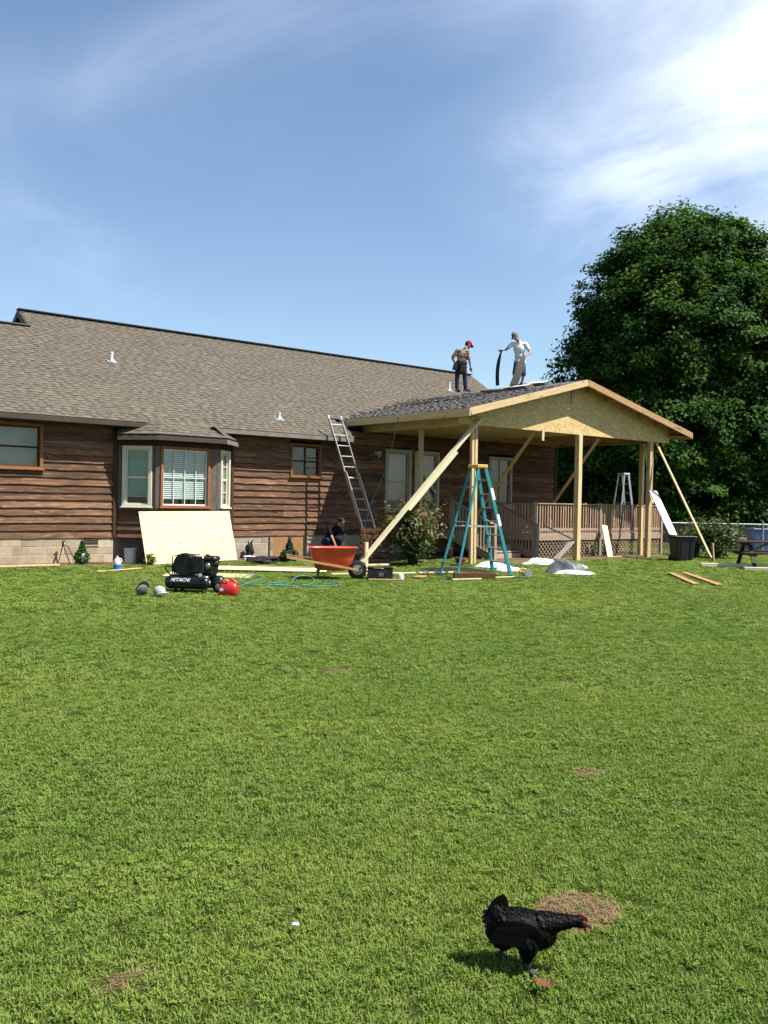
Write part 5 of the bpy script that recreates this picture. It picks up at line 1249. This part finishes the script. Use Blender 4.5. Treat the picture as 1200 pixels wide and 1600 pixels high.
person('person in black T-shirt crouching in the shade behind the wheelbarrow', m3,
  dict(head=(.14, .20, .98), neck=(.05, .12, .88), chest=(-.07, .04, .70), pelvis=(-.22, -.12, .46), shR=(-.20, .12, .80), shL=(.12, .06, .84), elR=(-.10, .26, .56), wrR=(.0, .34, .36), elL=(.26, .14, .62), wrL=(.26, .30, .44),
       hipL=(-.12, -.08, .42), hipR=(-.30, -.06, .42), knL=(.10, .16, .50), knR=(-.22, .28, .48), anL=(.0, -.02, .02), anR=(-.26, .04, .02), toeL=(.5, .8, 0), toeR=(.1, .95, 0)),
  (.55, .45, -.7), dict(shirt='black_shirt', pants='dark_denim', leg=1, shoe='leather', sleeve=.7), dict(R=((.2, .4, -.9), (.9, 0, 0), .3), L=((0, .5, -.8), (.9, 0, 0), .4)))

# ------------------------------------------------------------------ hen
hen = thing('hen', 'black hen walking on the near lawn beside a bare patch', 'hen', (2.35, -19.25, .006), AX-.20); hen.scale = (.96, .96, .96)
b = MB(); Yr = lambda a: Matrix.Rotation(a, 3, 'Y')
b.ball((.020, 0, .143), (.116, .062, .063), 20, 14, Yr(.10)); b.ball((.075, 0, .138), (.072, .054, .060), 18, 12, Yr(.25)); b.ball((-.040, 0, .128), (.058, .052, .060), 16, 12); b.ball((-.055, 0, .175), (.045, .036, .045), 14, 10)
b.cap((.100, 0, .165), (.160, 0, .180), .043, .028, 14); b.cap((.160, 0, .180), (.208, 0, .189), .028, .0205, 14); b.ball((.226, 0, .188), (.028, .0195, .0215), 14, 10, Yr(.35))
for s, hx, kx, kz, fx in ((-1, .050, .052, .060, .050), (1, -.012, -.035, .058, -.062)): b.cap((hx, s*.036, .105), (kx, s*.040, kz), .040, .017, 12)
body = fuse('body', b, 'feather', hen, .005, 6)
me = body.data; me.attributes.new('tint', 'FLOAT', 'FACE').data.foreach_set('value', [.25]*len(me.polygons))
rs = np.random.RandomState(77); npoly = len(me.polygons); cen = np.zeros(npoly*3); nor = np.zeros(npoly*3); me.polygons.foreach_get('center', cen); me.polygons.foreach_get('normal', nor); cen = cen.reshape(-1, 3); nor = nor.reshape(-1, 3)
pick = rs.choice(npoly, min(npoly, 4200), False); c = cen[pick]; nn = nor[pick]
neck = np.clip((c[:, 0]-.10)/.08, 0, 1)[:, None]; flow = np.array([-1, 0, -.38])*(1-neck)+np.array([-1, 0, -.75])*neck; fl_ = (c[:, 0] < .03) & (c[:, 2] < .115); flow[fl_] = np.array([-.45, 0, -1])
flow = unit(flow-nn*np.sum(flow*nn, 1, keepdims=True)+rs.normal(size=c.shape)*.12); sd = np.cross(nn, flow); hs_ = np.where(c[:, 0] > .2, .35, 1-.45*neck[:, 0])
L = (.015+.008*rs.rand(len(c)))*hs_; W = L*.40; lift = nn*(.0006+.0013*rs.rand(len(c)))[:, None]; base = c+nn*.0004
Q = np.stack([base-sd*W[:, None]*.7, base+flow*L[:, None]*.65-sd*W[:, None]+lift*.8, base+flow*L[:, None]+lift*1.7, base+flow*L[:, None]*.65+sd*W[:, None]+lift*.8, base+sd*W[:, None]*.7], 1)
tint = np.clip(.12+rs.rand(len(c))*.35+fl_*.40*rs.rand(len(c))+np.clip(.12-c[:, 2], 0, 1)*2, 0, 1)
stuff(obj('plumage', poly_mesh('plumage', Q, tint, 5), 'feather', hen))
def blade(p, d, n, L, W, bend, nm, par, tt=.2):
    p, d, n = Vector(p), Vector(d).normalized(), Vector(n); n = (n-d*n.dot(d)).normalized(); s = d.cross(n); V = []; k = 7
    pr = [.35, .75, .95, 1, .92, .7, .15]
    for i in range(k): t_ = i/(k-1); q = p+d*L*t_+n*bend*t_*t_; V.append((q-s*W*pr[i], q+n*W*.12*pr[i], q+s*W*pr[i]))
    m = MB(); m.v = [tuple(x) for r in V for x in r]; m.f = [(3*i+j, 3*i+j+1, 3*i+4+j, 3*i+3+j) for i in range(k-1) for j in (0, 1)]
    o = m.build(nm, 'feather', par, smooth=True); o.data.attributes.new('tint', 'FLOAT', 'FACE').data.foreach_set('value', [tt]*len(o.data.polygons)); return o
for k in range(16):
    s = 1 if k % 2 else -1; f = (k//2)/7; an = R(100+62*f); blade((-.038-.012*f, s*(.005+.010*f), .190-.018*f), (math.cos(an), s*.12, math.sin(an)), (-.25*s, s, .1), .062-.006*f, .0165, .006*s, 'tail_feather', hen, rnd.uniform(.0, .3))
for k in range(6):
    f = (k-2.5)/2.5; blade((-.068, f*.024, .185), (-.75, f*.3, .30-.5*abs(f)), (-.3, f, 1), .052, .013, -.012, 'tail_covert', hen, rnd.uniform(.05, .35))
for s in (-1, 1):
    w = MB(); w.ball((.030, s*.058, .152), (.074, .006, .040), 16, 10, Matrix.Rotation(.16, 3, 'Y')); wg = w.build('wing', 'feather', hen, smooth=True); wg.data.attributes.new('tint', 'FLOAT', 'FACE').data.foreach_set('value', [.15]*len(wg.data.polygons))
    for r_ in range(3):
        for k in range(8-r_):
            f = k/7; blade((.075-.05*r_*.6-f*.045, s*(.0700-.0025*r_+.0005*k), .175-.052*f-.006*r_), (-1, -s*.05, -.10-.16*f), (0, s, .15), .058-.010*f+.012*r_, .0105, .004, 'wing_feather', wg, rnd.uniform(.05, .85))
hd = Vector((.226, 0, .188))
MB().tube([hd+Vector((.018, 0, -.004)), hd+Vector((.030, 0, -.012)), hd+Vector((.039, 0, -.022))], [.0075, .0055, .0012], 8).build('beak', 'beak', hen, smooth=True)
m = MB(); n_ = 7
for i in range(n_):
    t_ = i/(n_-1); x = -.010+.034*t_; z = .0195-.004*t_-.010*t_*t_; h_ = .006+.005*(i % 2)
    for y in (-.002, .002): m.v += [tuple(hd+Vector((x, y, z-.004))), tuple(hd+Vector((x+.002, y*.5, z+h_)))]
for i in range(n_-1): a = 4*i; c_ = a+4; m.f += [(a, c_, c_+1, a+1), (a+2, a+3, c_+3, c_+2), (a+1, c_+1, c_+3, a+3)]
m.build('comb', 'comb_red', hen)
for s in (-1, 1):
    MB().ball(hd+Vector((.014, s*.0175, .001)), (.011, .004, .011), 10, 7).build('face_patch', 'comb_red', hen, smooth=True); MB().ball(hd+Vector((.012, s*.0205, .004)), .0042, 8, 6).build('eye', 'eye', hen); MB().ball(hd+Vector((.018, s*.007, -.022)), (.005, .003, .008), 8, 6).build('wattle', 'comb_red', hen, smooth=True)
for s, kx, kz, fx, lift in ((-1, .052, .060, .050, 0), (1, -.035, .058, -.062, .004)):
    A, K = Vector((fx, s*.045, .010+lift)), Vector((kx, s*.041, kz)); m = MB(); m.tube([K+Vector((0, 0, .012)), K, K.lerp(A, .5), A], [.0115, .0085, .0062, .0068], 10)
    lg_ = m.build('leg', 'hen_leg', hen, smooth=True)
    for an, L_ in ((0, .040), (.55, .034), (-.55, .034), (3.14, .018)):
        d = Vector((math.cos(an), math.sin(an), 0)); MB().tube([A, A+d*L_*.5+Vector((0, 0, .002)), A+d*L_*.85-Vector((0, 0, .006)), A+d*L_-Vector((0, 0, .009))], [.0058, .0050, .0042, .0012], 7).build('toe', 'hen_leg', lg_, smooth=True)

# ------------------------------------------------------------------ straw on the bare patches and grass
def straw(label):
    rs = np.random.RandomState(4); V = []
    for i, (x, y, a, b_) in enumerate(HOLES):
        n = (620, 110, 150, 50, 80, 80)[i]
        for k in range(n):
            r = math.sqrt(rs.rand()); th = rs.rand()*6.28; p = np.array([x+a*r*math.cos(th), y+b_*r*math.sin(th), .008+.012*rs.rand()]); d = rs.normal(size=3)*np.array([1, 1, .22]); d /= np.linalg.norm(d); s = np.cross(d, [0, 0, 1]); L = .008+.018*rs.rand(); w = .0006+.0008*rs.rand()
            V.append([p-d*L-s*w, p+d*L-s*w, p+d*L+s*w, p-d*L+s*w])
    o = stuff(obj('dry_straw', poly_mesh('dry_straw', V), 'straw')); return tag(o, label, 'straw')
straw('dry straw scattered over the bare patches in the lawn')
def tuft(seed):
    rs = np.random.RandomState(seed); V = []; T = []
    for k in range(24):
        a = rs.rand()*6.283; r = .042*math.sqrt(rs.rand()); p = np.array([r*math.cos(a), r*math.sin(a), -.004]); az = a+rs.normal()*1.0; d = np.array([math.cos(az), math.sin(az), 0]); s = np.array([-d[1], d[0], 0]); h = .009+.023*rs.rand(); le = .008+.028*rs.rand(); w = .0020+.0015*rs.rand()
        tw_ = rs.normal()*.5; s2 = s*math.cos(tw_)+np.array([0, 0, 1])*math.sin(tw_); q = p+d*le*.38+np.array([0, 0, h*.72]); e = p+d*le+np.array([0, 0, h*(.75+.4*rs.rand())]); t_ = rs.rand()
        V += [[p-s*w*.8, p+s*w*.8, q+s2*w, q-s2*w], [q-s2*w, q+s2*w, e+s2*w*.12, e-s2*w*.12]]; T += [t_, t_]
    return poly_mesh('grass_tuft', V, T)
def clover(seed):
    rs = np.random.RandomState(seed); V = []; T = []
    for k in range(9):
        a = rs.rand()*6.283; r = .05*math.sqrt(rs.rand()); c = np.array([r*math.cos(a), r*math.sin(a), .014+.016*rs.rand()]); t_ = rs.rand()*.3
        for j in range(3):
            an = a+j*2.09+rs.rand()*.4; d = np.array([math.cos(an), math.sin(an), .25*rs.normal()]); s = np.array([-d[1], d[0], .2*rs.normal()]); L = .011+.005*rs.rand(); V.append([c, c+d*L*.6+s*L*.45, c+d*L, c+d*L*.6-s*L*.45]); T.append(t_)
    return poly_mesh('clover_tuft', V, T)
gcol = bpy.data.collections.new('grass_tufts')
m = clover(301); m.materials.append(MATS['grass_blade']); gcol.objects.link(bpy.data.objects.new('clover_tuft', m))
for k in range(8): m = tuft(200+k); m.materials.append(MATS['grass_blade']); gcol.objects.link(bpy.data.objects.new('grass_tuft', m))
P = []; S = []
for (d0, d1, dens, sc, sz) in ((1.6, 4.5, 1250, .72, .85), (4.5, 8, 800, .86, .80), (8, 13, 360, 1.15, .72), (13, 20, 150, 1.7, .70), (20, 36, 50, 2.6, .65)):
    n = int(.5*1.25*(d1*d1-d0*d0)*dens); d = np.sqrt(nrs.rand(n)*(d1*d1-d0*d0)+d0*d0); a = YAW+(nrs.rand(n)-.5)*1.25
    x = np.sin(a)*d; y = -CAMD+np.cos(a)*d
    ok = ~((x < 16.3) & (y > -.85-.15*np.sin(x*3))) & ~((x > 13.5) & (x < 27.2) & (y > np.where(x < 18.3, -2.9, -4.9)+.25*np.sin(x*4)) & (nrs.rand(n) > .12)) & ~((x > 9) & (x < 12.3) & (y > -1.2))
    k = np.ones(n)
    for i, (hx, hy, ha, hb) in enumerate(HOLES):
        q = ((x-hx)/ha)**2+((y-hy)/hb)**2+nrs.normal(size=n)*.22; st = (1, .85, .6, .4, .45, .5)[i]; ok &= ~((q < .9) & (nrs.rand(n) < st*.9)); k = np.where(q < 1.5, .75, k)
    v1 = .5+.5*np.sin(x*2.3+1.7*np.sin(y*1.9))*np.sin(y*2.9+1.3*np.sin(x*2.2)); k = k*(.86+.26*v1)*(.7+.6*nrs.rand(n))
    P.append(np.stack([x, y, np.full(n, .0)], 1)[ok]); S.append(np.stack([sc*(.9+.2*nrs.rand(n)), sc*(.9+.2*nrs.rand(n)), sz*k], 1)[ok])
P = np.concatenate(P); S = np.concatenate(S); n = len(P)
me = bpy.data.meshes.new('grass'); me.vertices.add(n); me.vertices.foreach_set('co', P.astype(np.float32).reshape(-1))
rot = np.stack([nrs.normal(size=n)*.12, nrs.normal(size=n)*.12, nrs.rand(n)*6.283], 1)
me.attributes.new('rot', 'FLOAT_VECTOR', 'POINT').data.foreach_set('vector', rot.astype(np.float32).reshape(-1)); me.attributes.new('scl', 'FLOAT_VECTOR', 'POINT').data.foreach_set('vector', S.astype(np.float32).reshape(-1))
grass = obj('grass', me, None); stuff(grass); tag(grass, 'short green lawn grass covering the whole yard', 'grass'); me.materials.append(MATS['grass_blade'])
cv = np.sin(P[:, 0]*1.7+2*np.sin(P[:, 1]*1.1))*np.sin(P[:, 1]*2.1+1.5*np.sin(P[:, 0]*1.3)); idx = np.where(nrs.rand(n) < np.where(cv > .55, .10, .006), 0, nrs.randint(1, 9, n))
me.attributes.new('idx', 'INT', 'POINT').data.foreach_set('value', idx.astype(np.int32))
ng = bpy.data.node_groups.new('grass', 'GeometryNodeTree'); ng.interface.new_socket('Geometry', in_out='INPUT', socket_type='NodeSocketGeometry'); ng.interface.new_socket('Geometry', in_out='OUTPUT', socket_type='NodeSocketGeometry')
gi, go = ng.nodes.new('NodeGroupInput'), ng.nodes.new('NodeGroupOutput'); ci = ng.nodes.new('GeometryNodeCollectionInfo'); ci.inputs[0].default_value = gcol; ci.inputs['Separate Children'].default_value = True; ci.inputs['Reset Children'].default_value = True
ip = ng.nodes.new('GeometryNodeInstanceOnPoints'); ip.inputs['Pick Instance'].default_value = True
for nm, sk in (('rot', 'Rotation'), ('scl', 'Scale')):
    na = ng.nodes.new('GeometryNodeInputNamedAttribute'); na.data_type = 'FLOAT_VECTOR'; na.inputs['Name'].default_value = nm; ng.links.new(na.outputs['Attribute'], ip.inputs[sk])
na = ng.nodes.new('GeometryNodeInputNamedAttribute'); na.data_type = 'INT'; na.inputs['Name'].default_value = 'idx'; ng.links.new(na.outputs['Attribute'], ip.inputs['Instance Index'])
ng.links.new(gi.outputs[0], ip.inputs['Points']); ng.links.new(ci.outputs[0], ip.inputs['Instance']); ng.links.new(ip.outputs[0], go.inputs[0])
grass.modifiers.new('grass', 'NODES').node_group = ng
